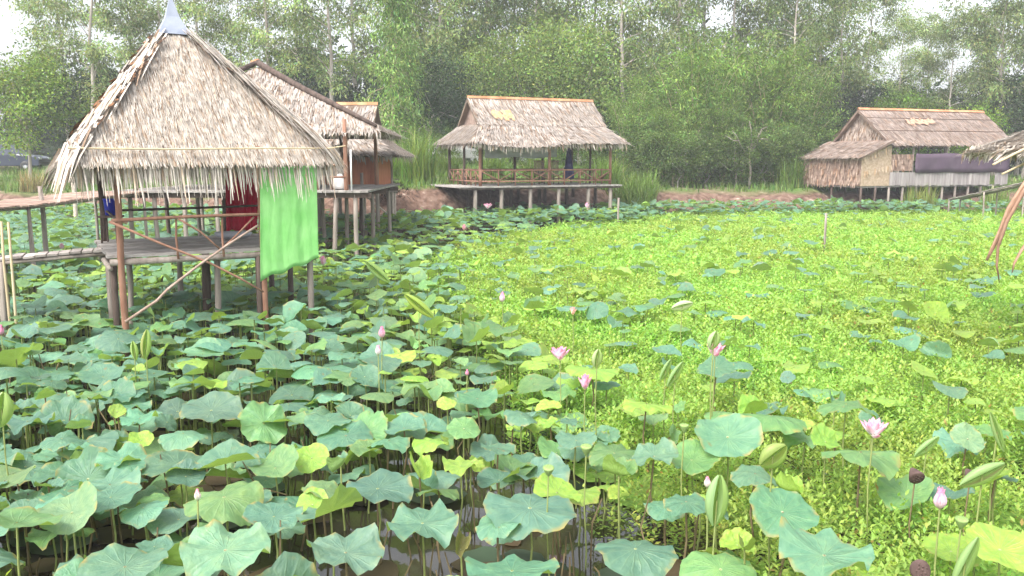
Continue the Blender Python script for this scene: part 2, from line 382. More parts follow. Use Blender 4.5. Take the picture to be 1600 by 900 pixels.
def planks(a, b, c, d, z, n, th=.035, gap=.012):
    """planks across the quad a-b (front) d-c (back), each running front to back"""
    mb = MB(); a, b, c, d = map(Vector, (a, b, c, d))
    for k in range(n):
        s0, s1 = k / n, (k + 1) / n - gap / max((b - a).length, .1)
        q = [a.lerp(b, s0), a.lerp(b, s1), d.lerp(c, s1), d.lerp(c, s0)]; g = random.uniform(.75, 1.2); zz = z + random.uniform(-.006, .006)
        ex = random.uniform(0, .04); dv = (a - d).normalized() * ex
        q[0] = q[0] + dv; q[1] = q[1] + dv
        mb.add([(p.x, p.y, zz) for p in q] + [(p.x, p.y, zz - th) for p in q], [(0, 1, 2, 3), (7, 6, 5, 4), (0, 4, 5, 1), (1, 5, 6, 2), (2, 6, 7, 3), (3, 7, 4, 0)], (g, g, g * .98))
    return mb

# ------------------------------------------------------------------ near hut
def V2(x, y, z=0): return Vector((x, y, z))
def near_hut():
    t = thing('thatched_hut', 'small open hut with shaggy pale pyramid thatch and sheet metal cap, nearest on the left', 'hut', (-4.6, 13.2, 0))
    off = -Vector(t.location)
    def B(mb, name, m, par=None, sm=False):
        o = mb.build(name, m, par or t, sm)
        if par is None: o.location = off
        return o
    L, R, Bk, Bl = V2(-5.68, 11.1, 2.80), V2(-2.70, 12.82, 2.82), V2(-4.50, 15.85, 2.8), V2(-7.42, 14.1, 2.72)
    ap = V2(-5.16, 13.4, 4.80)
    mb = MB()
    for e0, e1 in ((L, R), (R, Bk), (Bk, Bl), (Bl, L)): slab(mb, e0, e1, ap + (e0 - ap) * .02, ap + (e1 - ap) * .02, .09, (.55, .48, .42))
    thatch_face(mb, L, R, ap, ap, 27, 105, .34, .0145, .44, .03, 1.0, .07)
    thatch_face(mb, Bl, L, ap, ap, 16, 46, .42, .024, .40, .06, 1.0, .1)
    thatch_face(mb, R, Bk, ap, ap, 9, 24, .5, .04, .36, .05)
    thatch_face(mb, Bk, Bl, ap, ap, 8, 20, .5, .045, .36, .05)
    # hip bundles: long leaves laid down the hips, tips fanning beyond the corners
    for cnr, nn, ext in ((L, 230, .42), (R, 260, .2), (Bl, 120, .4), (Bk, 60, .2)):
        d = (cnr - ap); ln = d.length; d.normalize(); sd = d.cross(V2(0, 0, 1)).normalized(); up = sd.cross(d).normalized()
        for k in range(nn):
            s = random.uniform(.08, 1.0); P = ap + d * ln * s + sd * random.gauss(0, .09 if cnr is R else .055) + up * random.uniform(.03, .11 if cnr is R else .075)
            A = (d + sd * random.gauss(0, .10)).normalized(); l = random.uniform(.35, .7)
            l = min(l, (1 - s) * ln + ext * random.uniform(.5, 1.1))
            ov = max(0, s * ln + l - ln)
            strips(mb, P, A, max(l, .12), .03, up, tint_rand(1.08), .02, .12 + ov * .55)
        for k in range(60):                                         # dark gaps beside the hip where the leaves have slipped
            s = random.uniform(.1, .85); P = ap + d * ln * s + sd * random.choice((-1, 1)) * random.uniform(.09, .15) + up * .045
            strips(mb, P, (d + sd * random.gauss(0, .3)).normalized(), random.uniform(.06, .16), .05, up, random.choice(((.16, .1, .07), (.45, .25, .14), (.1, .08, .07))), .015)
    roof = B(mb, 'roof', M['thatch'])
    tail = MB()                                                     # loose tail of leaves hanging off the left corner
    for k in range(70):
        P = Bl.lerp(L, random.uniform(.62, .98)) + V2(random.gauss(0, .05), random.gauss(0, .05), random.uniform(-.03, .05))
        A = V2(-.62 + random.gauss(0, .1), -.25 + random.gauss(0, .1), -.62).normalized()
        strips(tail, P, A, random.uniform(.3, .6), .03, V2(-.5, -.3, .8).normalized(), tint_rand(.95), -.02, .16)
    tail.build('loose_thatch', M['thatch'], roof)
    bt = MB(); up = V2(.1, -.2, .12)
    bt.tube([L + V2(0, -.05, .10), L.lerp(R, .35) + V2(.03, -.09, .085), L.lerp(R, .7) + V2(.03, -.09, .10), R + V2(.0, -.05, .10), R + V2(.22, .06, .14)], [.012, .012, .011, .01, .008], 6)
    bt.build('batten', M['bamboo'], roof)
    cp = MB(); z0 = 4.62; hw = .25
    for k in range(4):
        c = math.cos(rad(30 + 45 + 90 * k)); s = math.sin(rad(30 + 45 + 90 * k)); c2 = math.cos(rad(30 + 135 + 90 * k)); s2 = math.sin(rad(30 + 135 + 90 * k)); q = hw * 1.3
        cp.add([(ap.x + q * c, ap.y + q * s, z0), (ap.x + q * c2, ap.y + q * s2, z0), (ap.x + q * .42 * c2, ap.y + q * .42 * s2, z0 + .27), (ap.x + q * .42 * c, ap.y + q * .42 * s, z0 + .27), (ap.x, ap.y, z0 + .62)], [(0, 1, 2, 3), (3, 2, 4)], (random.uniform(.9, 1.1),) * 3)
    cp.build('metal_cap', M['metal'], roof)
    rf = MB()
    for e in (L, R, Bk, Bl): rf.tube([e + V2(0, 0, -.13), ap + V2(0, 0, -.16)], .03, 6)
    for e0, e1 in ((L, R), (R, Bk), (Bk, Bl), (Bl, L)): rf.tube([e0.lerp(ap, .12) + V2(0, 0, -.15), e1.lerp(ap, .12) + V2(0, 0, -.15)], .03, 6)
    rf.build('rafters', M['bark'], roof)
    # deck
    a, b_, c, d = V2(-5.42, 11.42), V2(-2.98, 12.78), V2(-4.3, 15.15), V2(-6.74, 13.8); DZ = 1.47
    B(planks(a, d, c, b_, DZ, 15), 'deck', M['deck'])
    mb = MB()
    for p, q in ((a, b_), (d, c), (a.lerp(d, .5), b_.lerp(c, .5))): mb.tube([(p.x, p.y, DZ - .09), (q.x, q.y, DZ - .09)], .045, 7)
    for p, q in ((a, d), (b_, c)): mb.tube([(p.x, p.y, DZ - .17), (q.x, q.y, DZ - .17)], .04, 7)
    B(mb, 'deck_beams', M['wood'], None, True)
    PA, PC, PD, PB, PE = V2(-5.30, 11.46), V2(-3.63, 12.38), V2(-3.06, 12.78), V2(-6.48, 13.6), V2(-4.25, 14.95)
    B(post(PA, 2.88, .05, .042, (.03, 0)), 'post', M['bark'], None, True)
    B(post(PC, 2.95, .045, .04), 'post', M['bark'], None, True)
    B(post(PD, 2.9, .05), 'post', M['wood'], None, True)
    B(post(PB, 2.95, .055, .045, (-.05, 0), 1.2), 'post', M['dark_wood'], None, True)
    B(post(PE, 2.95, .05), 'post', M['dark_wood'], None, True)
    for p in (a.lerp(b_, .70), V2(-5.55, 11.75), V2(-5.95, 12.5), V2(-4.75, 13.2), V2(-4.35, 12.35), V2(-4.7, 12.9), V2(-5.6, 14.2), V2(-3.7, 14.0)):
        B(post(p, DZ - .1, .05, .045, (random.gauss(0, .04), 0)), 'stilt', M['wood' if random.random() < .6 else 'dark_wood'], None, True)
    RZ = 1.97
    def R_(p, q, r, m='bark', nm='rail'):
        p, q = Vector(p), Vector(q); mid = p.lerp(q, .5) + V2(random.gauss(0, .012), 0, random.gauss(0, .012))
        o = stick([p, p.lerp(mid, .5), mid, mid.lerp(q, .5), q], r, r * .85, M[m], nm, t); o.location = off
    fr = V2(.03, -.06)
    R_((PA.x - .05, PA.y - .07, RZ - .02), (PC.x + .05, PC.y - .06, RZ + .01), .026)
    R_((PB.x, PB.y, RZ - .02), (PE.x, PE.y, RZ), .022, 'dark_wood')
    R_((PA.x, PA.y + .05, RZ - .05), (PB.x, PB.y, RZ), .02, 'dark_wood')
    for s in (.40, .72):
        p = PA.lerp(PC, s); R_((p.x, p.y - .05, DZ - .08), (p.x, p.y - .05, RZ - .02), .018, 'bark', 'baluster')
    p1, p2 = PA.lerp(PC, .42), PA.lerp(PC, .70)
    R_((p1.x, p1.y - .08, RZ - .02), (p2.x, p2.y - .08, DZ + .03), .016, 'bark', 'brace')
    R_((p2.x + .02, p2.y - .08, DZ + .03), (PC.x - .08, PC.y - .1, RZ - .03), .016, 'bark', 'brace')
    # the long crooked poles crossing in front
    P = [dep(196, 503, 11.1), dep(245, 470, 11.25), dep(262, 452, 11.3), dep(310, 415, 11.55), dep(352, 385, 11.8), dep(403, 352, 12.2)]
    o = stick(P, .022, .016, M['frond'], 'brace', t); o.location = off
    P = [dep(170, 346, 11.25), dep(250, 380, 11.5), dep(330, 412, 11.7), dep(375, 435, 11.85), dep(412, 456, 12.0)]
    o = stick(P, .02, .014, M['bark'], 'brace', t); o.location = off
near_hut()
def drape(name, label, corners, nfold, depth, m, nx=70, nz=14, hem=None, seed=1):
    """hanging cloth between top corners and bottom corners, pleated"""
    rr = random.Random(seed); tl, tr_, bl, br = map(Vector, corners); V = []; Fq = []
    nrm = (tr_ - tl).cross(V2(0, 0, 1)).normalized(); ph = [rr.uniform(0, 6.28) for _ in range(4)]
    for j in range(nz + 1):
        v = j / nz
        for i in range(nx + 1):
            u = i / nx; p = tl.lerp(tr_, u).lerp(bl.lerp(br, u), v)
            uu = u + .02 * math.sin(9 * v + ph[0]) * v
            a = depth * (.35 + .65 * v) * (math.sin(nfold * 6.283 * uu + ph[1]) + .6 * math.sin(nfold * 6.283 * .47 * uu + ph[2] + v) + .5 * math.sin(nfold * 1.9 * 6.283 * uu + ph[3])) * (1.5 if u < .22 else .75)
            z = -.02 * v * math.sin(u * 17 + ph[0])
            V.append(p + nrm * a + V2(0, 0, z))
    for j in range(nz):
        for i in range(nx):
            q = j * (nx + 1) + i; Fq.append((q, q + 1, q + nx + 2, q + nx + 1))
    me = np_mesh(name, [tuple(v) for v in V], Fq, m, smooth=True); o = link(name, me)
    md = o.modifiers.new('thick', 'SOLIDIFY'); md.thickness = .004
    return tag(o, label, 'curtain')
drape('curtain', 'lime green cloth curtain hanging from the near hut thatch', [dep(406, 262, 12.28), dep(494, 258, 12.66), dep(407, 438, 12.25), dep(498, 404, 12.66)], 3, .010, M['green_cloth'], 90, 22, seed=3)
drape('curtain', 'dark red cloth curtain hanging at the back of the near hut', [dep(352, 262, 14.7), dep(404, 262, 14.9), dep(354, 361, 14.7), dep(402, 360, 14.9)], 6, .02, M['red_cloth'], 50, 10, seed=8)
def lift(o, d): o.location = d; return o
mb = MB(); mb.lathe([(0, 0), (.075, 0), (.095, .235), (.102, .24), (.102, .255), (.09, .25), (.072, .02), (0, .02)], n=20)
bk = mb.build('bucket', M['blue'], None, True); bk.location = dep(173, 336, 13.3); tag(bk, 'bright blue plastic bucket on a stool behind the near hut post', 'bucket')
mb = MB(); mb.lathe([(0, 0), (.07, .02), (.11, .06), (.12, .12), (.10, .14), (.0, .15)], n=14, sc_=(1.3, 1))
o = mb.build('sleeping_mat', M['tarp_grey'], None, True); tag(o, 'rolled dark grey bedding on the near hut deck before the red curtain', 'bedding'); o.location = (-4.55, 13.9, 1.47); o.scale = (2.0, 1.2, .9)
st = thing('stool', 'low dark wooden stool under the blue bucket on the near hut deck', 'stool', tuple(dep(173, 336, 13.3) - V2(0, 0, dep(173, 336, 13.3).z - 1.475)))
zt = dep(173, 336, 13.3).z - 1.475
mb = MB(); mb.box((0, 0, zt - .022), (.3, .26, .03)); mb.build('seat', M['dark_wood'], st)
for sx in (-1, 1):
    for sy in (-1, 1):
        mb = MB(); mb.tube([(sx * .12, sy * .1, 0), (sx * .11, sy * .09, zt - .037)], .016, 6); mb.build('leg', M['dark_wood'], st)

# ------------------------------------------------------------------ footbridges
def walkway(label, pts, width, m, nm='footbridge', rails=False, posts=True, n_per_m=7, sparse=False):
    t = thing(nm, label, 'footbridge', tuple(V2(pts[0][0], pts[0][1], 0))); off = -Vector(t.location)
    pl_, bm_ = MB(), MB()
    for i in range(len(pts) - 1):
        a, b = Vector(pts[i]), Vector(pts[i + 1]); d = (b - a); L = d.length; d.normalize(); sd = V2(-d.y, d.x).normalized()
        n = int(L * n_per_m)
        for k in range(n):
            s = (k + .5) / n; g = random.uniform(.75, 1.2); p = a.lerp(b, s); ww = width * random.uniform(.95, 1.08)
            R = Matrix((sd, d, sd.cross(d))).transposed()
            pl_.box(p + V2(0, 0, random.uniform(-.008, .008)), (ww, L / n * .9, .03), tint=(g, g * .96, g * .93), rot=R)
        for s in (-.42, .42): bm_.tube([a + sd * width * s + V2(0, 0, -.055), b + sd * width * s + V2(0, 0, -.055)], .03, 7)
        if posts:
            k = max(1, int(L / (7 if sparse else 1.5)))
            for j in range(k + 1):
                for s in (-.45, .45):
                    p = a.lerp(b, j / k) + sd * width * s
                    o = post(p, p.z + random.choice((-.06, -.05, -.05, -.04)), .042, .036, (random.gauss(0, .03), 0)).build('stilt', M['wood'], t, True); o.location = off
    o = pl_.build('planks', M[m], t); o.location = off; o = bm_.build('beams', M['wood'], t, True); o.location = off
    return t
walkway('grey plank footbridge joining the near hut from the left edge', [(-5.78, 12.75, 1.455), (-7.3, 12.1, 1.37), (-9.6, 11.1, 1.32)], .45, 'deck')
walkway('narrow reddish boardwalk leading left from the big hut behind', [(-9.75, 21.3, 1.98), (-10.7, 17.9, 1.82), (-11.4, 15.2, 1.8)], 1.6, 'weave_brown', sparse=True)
def lone(label, px, y0, z1, Y, r, m, name='pole', lean=0, cat='pole'):
    b = dep(px, y0, Y); o = post((b.x, b.y), z1, r, r * .8, (lean, 0)).build(name, M[m], None, True); return tag(o, label, cat)
lone('yellow bamboo pole by the left frame edge before the footbridge, left of a pair', 6, 400, dep(6, 346, 11.7).z, 11.7, .021, 'bamboo', 'bamboo_pole')
lone('yellow bamboo pole by the left frame edge before the footbridge, right of a pair', 15, 400, dep(13, 347, 11.6).z, 11.6, .021, 'bamboo', 'bamboo_pole', .02)
lone('weathered grey post beside the reddish boardwalk', 68, 330, dep(66, 291, 18.8).z, 18.8, .06, 'wood', 'post', -.03, 'post')
lone('pale post on the grassy bank behind the near hut corner', 115, 290, dep(115, 276, 34).z, 34, .09, 'pale_stick', 'post', 0, 'post')
lone('lone grey stake standing in the bright weed', 1290, 350, dep(1290, 333, 24).z, 24, .04, 'wood', 'stake', 0, 'stake')
lone('short grey stake at the right end of the pavilion', 966, 320, dep(966, 309, 33).z, 33, .05, 'wood', 'stake', 0, 'stake')

# ------------------------------------------------------------------ big hut behind the near one
def big_hut():
    t = thing('thatched_hut', 'large hip-roofed hut on stilts right behind the near hut', 'hut', (-6.4, 23.8, 0)); off = -Vector(t.location)
    def B(mb, name, m, sm=False): o = mb.build(name, m, t, sm); o.location = off; return o
    L, R, Bk, Bl = V2(-9.7, 21.4, 3.46), V2(-3.28, 21.6, 3.47), V2(-3.5, 27.4, 3.5), V2(-10.0, 27.2, 3.5); ap = V2(-7.1, 24.4, 5.33)
    ap2 = ap + V2(-.1, .2, 0)
    mb = MB()
    for e0, e1 in ((L, R), (R, Bk), (Bk, Bl), (Bl, L)): slab(mb, e0, e1, ap + (e0 - ap) * .02, ap + (e1 - ap) * .02, .12, (.6, .5, .42))
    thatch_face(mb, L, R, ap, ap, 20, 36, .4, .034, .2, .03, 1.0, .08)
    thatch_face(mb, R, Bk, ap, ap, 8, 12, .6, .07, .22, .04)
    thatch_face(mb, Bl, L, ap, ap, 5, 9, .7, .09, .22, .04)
    roof = B(mb, 'roof', M['thatch_grey'])
    hp = MB(); up = V2(0, 0, .10)
    hp.tube([ap + V2(.02, -.02, .10), ap.lerp(R, .35) + V2(0, 0, .05), ap.lerp(R, .7) + V2(0, 0, .06), R + V2(-.12, .12, .12)], [.085, .08, .07, .04], 8)
    hp.tube([ap + V2(0, 0, .1), L + V2(0, 0, .1)], .07, 7); hp.build('hip_roll', M['dark_wood'], roof, True)
    rt = MB(); rt.tube([ap + V2(-.15, .1, .10), ap + V2(.05, -.02, .13)], .075, 8); rt.build('ridge_tile', M['tile'], roof, True)
    DZ = 2.0
    B(planks(V2(-9.9, 21.2), V2(-3.55, 21.2), V2(-3.6, 26.6), V2(-9.9, 26.6), DZ, 34, .05), 'deck', M['deck'])
    mb = MB()
    for y in (21.35, 24, 26.4): mb.beam((-9.9, y, DZ - .12), (-3.5, y, DZ - .12), .1, .12)
    B(mb, 'deck_beams', M['dark_wood'])
    for x in np.linspace(-9.6, -3.95, 9):
        for y in (21.35, 24.0, 26.4):
            B(post((x + random.gauss(0, .08), y), DZ - .1, .06, .055, (random.gauss(0, .04), 0)), 'stilt', M[random.choice(('wood', 'dark_wood', 'wood'))], True)
    for x in (-9.4, -7.3, -5.2, -4.15):
        for y in (21.5, 26.3):
            B(post((x, y), 3.75, .06, .05, z0=1.8), 'post', M['bark' if x > -5 else 'dark_wood'], True)
    for z in (2.32, 2.62):
        B_ = MB(); B_.tube([(-5.2, 21.5, z), (-4.15, 21.45, z + .01)], .026, 6); B(B_, 'rail', M['bark'], True)
    for x in (-4.85, -4.5):
        B_ = MB(); B_.tube([(x, 21.48, 2.0), (x, 21.48, 2.65)], .02, 6); B(B_, 'baluster', M['bark'], True)
    B_ = MB(); B_.tube([(-3.98, 21.3, 1.95), (-3.98, 21.3, 3.0)], .022, 6); B(B_, 'drain_pipe', M['white'], True)
    B_ = MB()
    for k in range(160):
        P = V2(random.uniform(-4.62, -4.35), 21.9 + random.gauss(0, .05), random.uniform(2.5, 3.15)); strips(B_, P, V2(random.gauss(0, .12), random.gauss(0, .1), -1).normalized(), random.uniform(.3, .6), .04, V2(0, -1, 0), tint_rand(.75), .04)
    B(B_, 'hanging_thatch', M['thatch'])
big_hut()
mb = MB(); mb.lathe([(0, 0), (.17, .01), (.21, .10), (.18, .24), (.08, .33), (.05, .38), (.0, .39)], n=16)
o = mb.build('sack', M['white'], None, True); o.location = (-4.35, 21.75, 2.02); tag(o, 'small white sack standing on the deck of the big hut behind', 'sack')

# ------------------------------------------------------------------ gablet roofs: hut at the back and the pavilion
def gablet(t, FL, u, v, L, D, ze, zb, zr, tr0, tr1, inset, m, per_m, W, fringe, pale=1.0, sag=0.0, tile=True, rows=7):
    """FL front-left eave corner, u along the front, v to the back; skirt from ze to zb, steep part to the ridge zr"""
    def P(a, b, z): q = FL + u * a + v * b; return V2(q.x, q.y, z)
    off = -Vector(t.location); mb = MB()
    e = [P(0, 0, ze), P(L, 0, ze), P(L, D, ze), P(0, D, ze)]
    i0, i1 = tr0, L - tr1
    bk = [P(i0, inset, zb), P(L - (L - i1), inset, zb), P(i1, D - inset, zb), P(i0, D - inset, zb)]
    r0, r1 = P(tr0 - .1, D / 2, zr), P(i1 + .1, D / 2, zr)
    g0, g1 = P(tr0 - .1, inset, zb), P(i1 + .1, inset, zb); h0, h1 = P(tr0 - .1, D - inset, zb), P(i1 + .1, D - inset, zb)
    for (a, b, c, d) in ((e[1], e[2], bk[1], bk[2]), (e[2], e[3], bk[2], bk[3]), (e[3], e[0], bk[3], bk[0])): slab(mb, a, b, c, d, .10, (.55, .46, .4))
    slab(mb, g0, g1, r0, r1, .10, (.6, .5, .42)); slab(mb, h1, h0, r1, r0, .10, (.6, .5, .42))
    thatch_face(mb, g0, g1, r0, r1, rows, per_m, .5, W, 0, .05, pale)
    nseg = 8
    for k in range(nseg):
        s0, s1 = k / nseg, (k + 1) / nseg
        def sg(p, s): return p - V2(0, 0, sag * math.sin(math.pi * min(1, s * 1.6)) if s < .62 else 0)
        slab(mb, sg(e[0].lerp(e[1], s0), s0), sg(e[0].lerp(e[1], s1), s1), bk[0].lerp(bk[1], s0), bk[0].lerp(bk[1], s1), .10, (.55, .46, .4))
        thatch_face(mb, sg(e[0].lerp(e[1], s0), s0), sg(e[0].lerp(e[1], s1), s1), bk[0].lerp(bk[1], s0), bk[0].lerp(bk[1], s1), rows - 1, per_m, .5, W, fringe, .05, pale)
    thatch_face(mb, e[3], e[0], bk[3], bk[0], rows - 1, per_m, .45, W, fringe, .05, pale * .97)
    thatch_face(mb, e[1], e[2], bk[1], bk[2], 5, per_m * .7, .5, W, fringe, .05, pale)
    roof = mb.build('roof', M[m], t); roof.location = off
    for q0, q1, rr in ((P(tr0 + .12, inset + .1, zb), P(tr0 + .12, D - inset - .1, zb), P(tr0 + .12, D / 2, zr - .15)), (P(i1 - .12, inset + .1, zb), P(i1 - .12, D - inset - .1, zb), P(i1 - .12, D / 2, zr - .15))):
        gp = MB(); gp.add([q0, q1, rr, q0 + u * .03, q1 + u * .03, rr + u * .03], [(0, 1, 2), (5, 4, 3), (0, 3, 4, 1), (1, 4, 5, 2), (2, 5, 3, 0)])
        gp.build('gable_panel', M['weave_brown'], roof)
    if tile:
        rt = MB(); n = int((r1 - r0).length / .35)
        for k in range(n):
            a, b = r0.lerp(r1, k / n), r0.lerp(r1, (k + 1.02) / n); g = random.uniform(.8, 1.2)
            for sgn in (-1, 1):
                dn = (v * sgn * .55 + V2(0, 0, -1)).normalized() * .09
                rt.add([a + V2(0, 0, .09), b + V2(0, 0, .09), b + V2(0, 0, .07) + dn, a + V2(0, 0, .07) + dn], [(0, 1, 2, 3)], (g, g, g))
        rt.build('ridge_tiles', M['tile'], roof)
    return P, roof
def pavilion():
    t = thing('thatched_pavilion', 'open-sided stilt pavilion with orange ridge tiles in the middle of the far bank', 'pavilion', (1.0, 36.5, 0)); off = -Vector(t.location)
    th = rad(25); u, v = V2(math.cos(th), math.sin(th)), V2(-math.sin(th), math.cos(th))
    P, roof = gablet(t, V2(-1.5, 33.5), u, v, 7.06, 4.42, 3.45, 4.2, 5.28, .75, .55, 1.12, 'thatch_grey', 21, .045, .24, 1.05, .16, rows=11)
    mb = MB()                                                        # worn patch where fresh orange leaves show
    for k in range(60):
        q = P(1.9 + random.uniform(-.45, .45), 1.5 + random.uniform(-.13, .13), 0); f = ((q - V2(-1.5, 33.5)).dot(v) - 1.12) / (2.21 - 1.12)
        strips(mb, V2(q.x, q.y, 4.2 + (5.28 - 4.2) * f + .1), (-v * .7 - V2(0, 0, .7)).normalized(), random.uniform(.2, .35), .09, (-v + V2(0, 0, 1)).normalized(), random.choice(((1.35, .95, .62), (1.3, .85, .5))), .01)
    mb.build('worn_patch', M['thatch'], roof)
    def B(mb, name, m, sm=False): o = mb.build(name, m, t, sm); o.location = off; return o
    DZ = 1.72
    B(planks(P(-.55, .15, 0), P(6.9, .15, 0), P(6.9, 4.2, 0), P(-.55, 4.2, 0), DZ, 40, .06), 'deck', M['deck'])
    mb = MB()
    for b in (.25, 2.1, 4.0): mb.beam(P(-.5, b, DZ - .09), P(6.85, b, DZ - .09), .09, .09)
    B(mb, 'deck_beams', M['dark_wood'])
    for a in (.5, 1.6, 2.7, 3.9, 5.1, 6.5):
        for b in (.3, 2.1, 3.9):
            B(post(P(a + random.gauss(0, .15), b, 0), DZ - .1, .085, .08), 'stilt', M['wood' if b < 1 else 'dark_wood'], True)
    for a in (.5, 3.6, 6.5):
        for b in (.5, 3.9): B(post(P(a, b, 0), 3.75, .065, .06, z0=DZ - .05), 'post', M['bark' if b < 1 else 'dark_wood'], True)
    for a, b in ((.5, 2.2), (6.5, 2.2), (2.0, 3.9), (5.0, 3.9)): B(post(P(a, b, 0), 3.7, .055, .05, z0=DZ - .05), 'post', M['dark_wood'], True)
    def rail(a0, b0, a1, b1, n):
        r = MB()
        for z in (DZ + .18, DZ + .62): r.tube([P(a0, b0, z), P(a1, b1, z)], .03, 6)
        for k in range(n):
            s0, s1 = k / n, (k + 1) / n
            p, q = P(a0 + (a1 - a0) * s0, b0 + (b1 - b0) * s0, 0), P(a0 + (a1 - a0) * s1, b0 + (b1 - b0) * s1, 0)
            r.tube([p + V2(0, 0, DZ), p + V2(0, 0, DZ + .66)], .028, 6)
            r.tube([p + V2(0, 0, DZ + .2), q + V2(0, 0, DZ + .6)] if k % 2 else [p + V2(0, 0, DZ + .6), q + V2(0, 0, DZ + .2)], .022, 5)
            if k % 3 == 0: r.tube([p + V2(0, 0, DZ + .58), q + V2(0, 0, DZ + .25)], .02, 5)
        B(r, 'railing', M['bark'], True)
    rail(.5, .42, 6.5, .42, 8); rail(.5, 3.9, .5, .5, 7); rail(6.5, .5, 6.5, 3.9, 5); rail(.5, 4.0, 6.5, 4.0, 6)
    tp = MB(); V = []; nx = 24
    a, b = P(1.0, 1.2, 3.55), P(4.4, 1.4, 3.55)
    for j in range(4):
        for i in range(nx + 1):
            p = a.lerp(b, i / nx); V.append((p.x, p.y + .04 * math.sin(i * 1.1), 3.55 - j * .235 - .03 * math.sin(i * .5)))
    Fq = [(j * (nx + 1) + i, j * (nx + 1) + i + 1, (j + 1) * (nx + 1) + i + 1, (j + 1) * (nx + 1) + i) for j in range(3) for i in range(nx)]
    tp.add(V, Fq); o = tp.build('tarp', M['tarp_grey'], None, True); md = o.modifiers.new('t', 'SOLIDIFY'); md.thickness = .01
    tag(o, 'grey tarp sheet hanging along the eave inside the pavilion', 'tarp')
    p = P(5.1, 1.6, 0); cl = MB()
    for r_, z in ((0, 3.5),): pass
    cl.lathe([(.02, 1.35), (.09, 1.25), (.10, .9), (.16, .5), (.22, .15), (.20, 0), (0, .02)], n=18, sc_=(1, .5))
    vv = []
    for i, (x, y, z) in enumerate(cl.v): k = i % 18; f = 1 + .22 * math.sin(k * 6.283 / 18 * 5); vv.append((x * f, y * f, z))
    cl.v = vv; o = cl.build('hanging_cloth', M['navy'], None, True); o.location = (p.x, p.y, 1.95); tag(o, 'dark navy cloth hanging near the right end of the pavilion', 'cloth')
    mb = MB(); mb.tube([(p.x, p.y, 3.29), (p.x, p.y, 3.7)], .01, 5); mb.build('hook', M['dark_wood'], o).matrix_parent_inverse = Matrix.Translation((-p.x, -p.y, -1.95))
    for k, a in enumerate((3.95, 4.65)):
        q = P(a, 1.9, DZ)
        c = thing('bamboo_chair', ('brown slatted bamboo chair on the pavilion deck beside the middle post', 'brown slatted bamboo chair on the pavilion deck next to the navy cloth')[k], 'chair', tuple(q), th, 'bamboo chairs on the pavilion')
        s_ = MB()
        for j in range(6): s_.box((0, -.2 + j * .08, .40), (.5, .06, .03))
        s_.build('seat', M['weave_brown'], c)
        s_ = MB()
        for j in range(7): s_.box((-.22 + j * .073, .26, .70), (.035, .03, .55))
        s_.box((0, .26, .98), (.54, .045, .05)); s_.build('backrest', M['weave_brown'], c)
        for sx in (-1, 1):
            for sy in (-1, 1):
                s_ = MB(); s_.tube([(sx * .24, sy * .22, 0), (sx * .23, sy * .21, .39)], .025, 6); s_.build('leg', M['dark_wood'], c)
            s_ = MB(); s_.tube([(sx * .26, .24, .62), (sx * .26, -.22, .60), (sx * .26, -.22, .39)], .022, 6); s_.build('armrest', M['dark_wood'], c)
pavilion()
def back_hut():
    t = thing('thatched_hut', 'small hut with orange woven wall and flared thatch, seen behind the big hut', 'hut', (-6, 29.5, 0)); off = -Vector(t.location)
    def B(mb, name, m, sm=False): o = mb.build(name, m, t, sm); o.location = off; return o
    P, roof = gablet(t, V2(-8.6, 27.5), V2(1, 0), V2(0, 1), 4.95, 4.6, 2.92, 3.62, 4.62, .9, 1.05, 1.0, 'thatch_grey', 20, .045, .24, .97, 0, rows=9)
    DZ = 1.9
    B(planks(V2(-8.4, 27.8), V2(-4.1, 27.8), V2(-4.1, 31.6), V2(-8.4, 31.6), DZ, 24, .06), 'deck', M['deck'])
    mb = MB(); mb.box((-6.35, 28.2, 2.45), (3.8, .06, 1.08)); B(mb, 'front_wall', M['weave_red'])
    mb = MB(); mb.box((-4.45, 29.8, 2.45), (.06, 3.1, 1.08)); B(mb, 'side_wall', M['weave_red'])
    for x in (-8.2, -6.3, -4.4):
        for y in (28, 31.4): B(post((x, y), 3.3, .07), 'post', M['wood'], True)
    q = dep(565, 270, 27.4); B(post((q.x, q.y), 2.35, .06), 'post', M['wood'], True)
back_hut()
def landing():
    t = thing('landing_stage', 'rough pole table standing at the foot of the mud bank by the dark brush', 'platform', (-4.6, 31.2, 0)); off = -Vector(t.location)
    def B(mb, name, m): o = mb.build(name, m, t, True); o.location = off
    mb = MB()
    for y in (30.9, 31.1, 31.3, 31.5): mb.tube([(-5.6, y, 1.62), (-4.2, y + .02, 1.62)], .05, 6)
    B(mb, 'top', M['wood'])
    for x in (-5.4, -4.3):
        for y in (30.9, 31.5): B(post((x, y), 1.6, .05), 'leg', M['pale_stick'])
    mb = MB(); mb.tube([(-5.3, 30.85, 1.5), (-4.4, 30.85, .75)], .035, 6); B(mb, 'brace', M['pale_stick'])
landing()

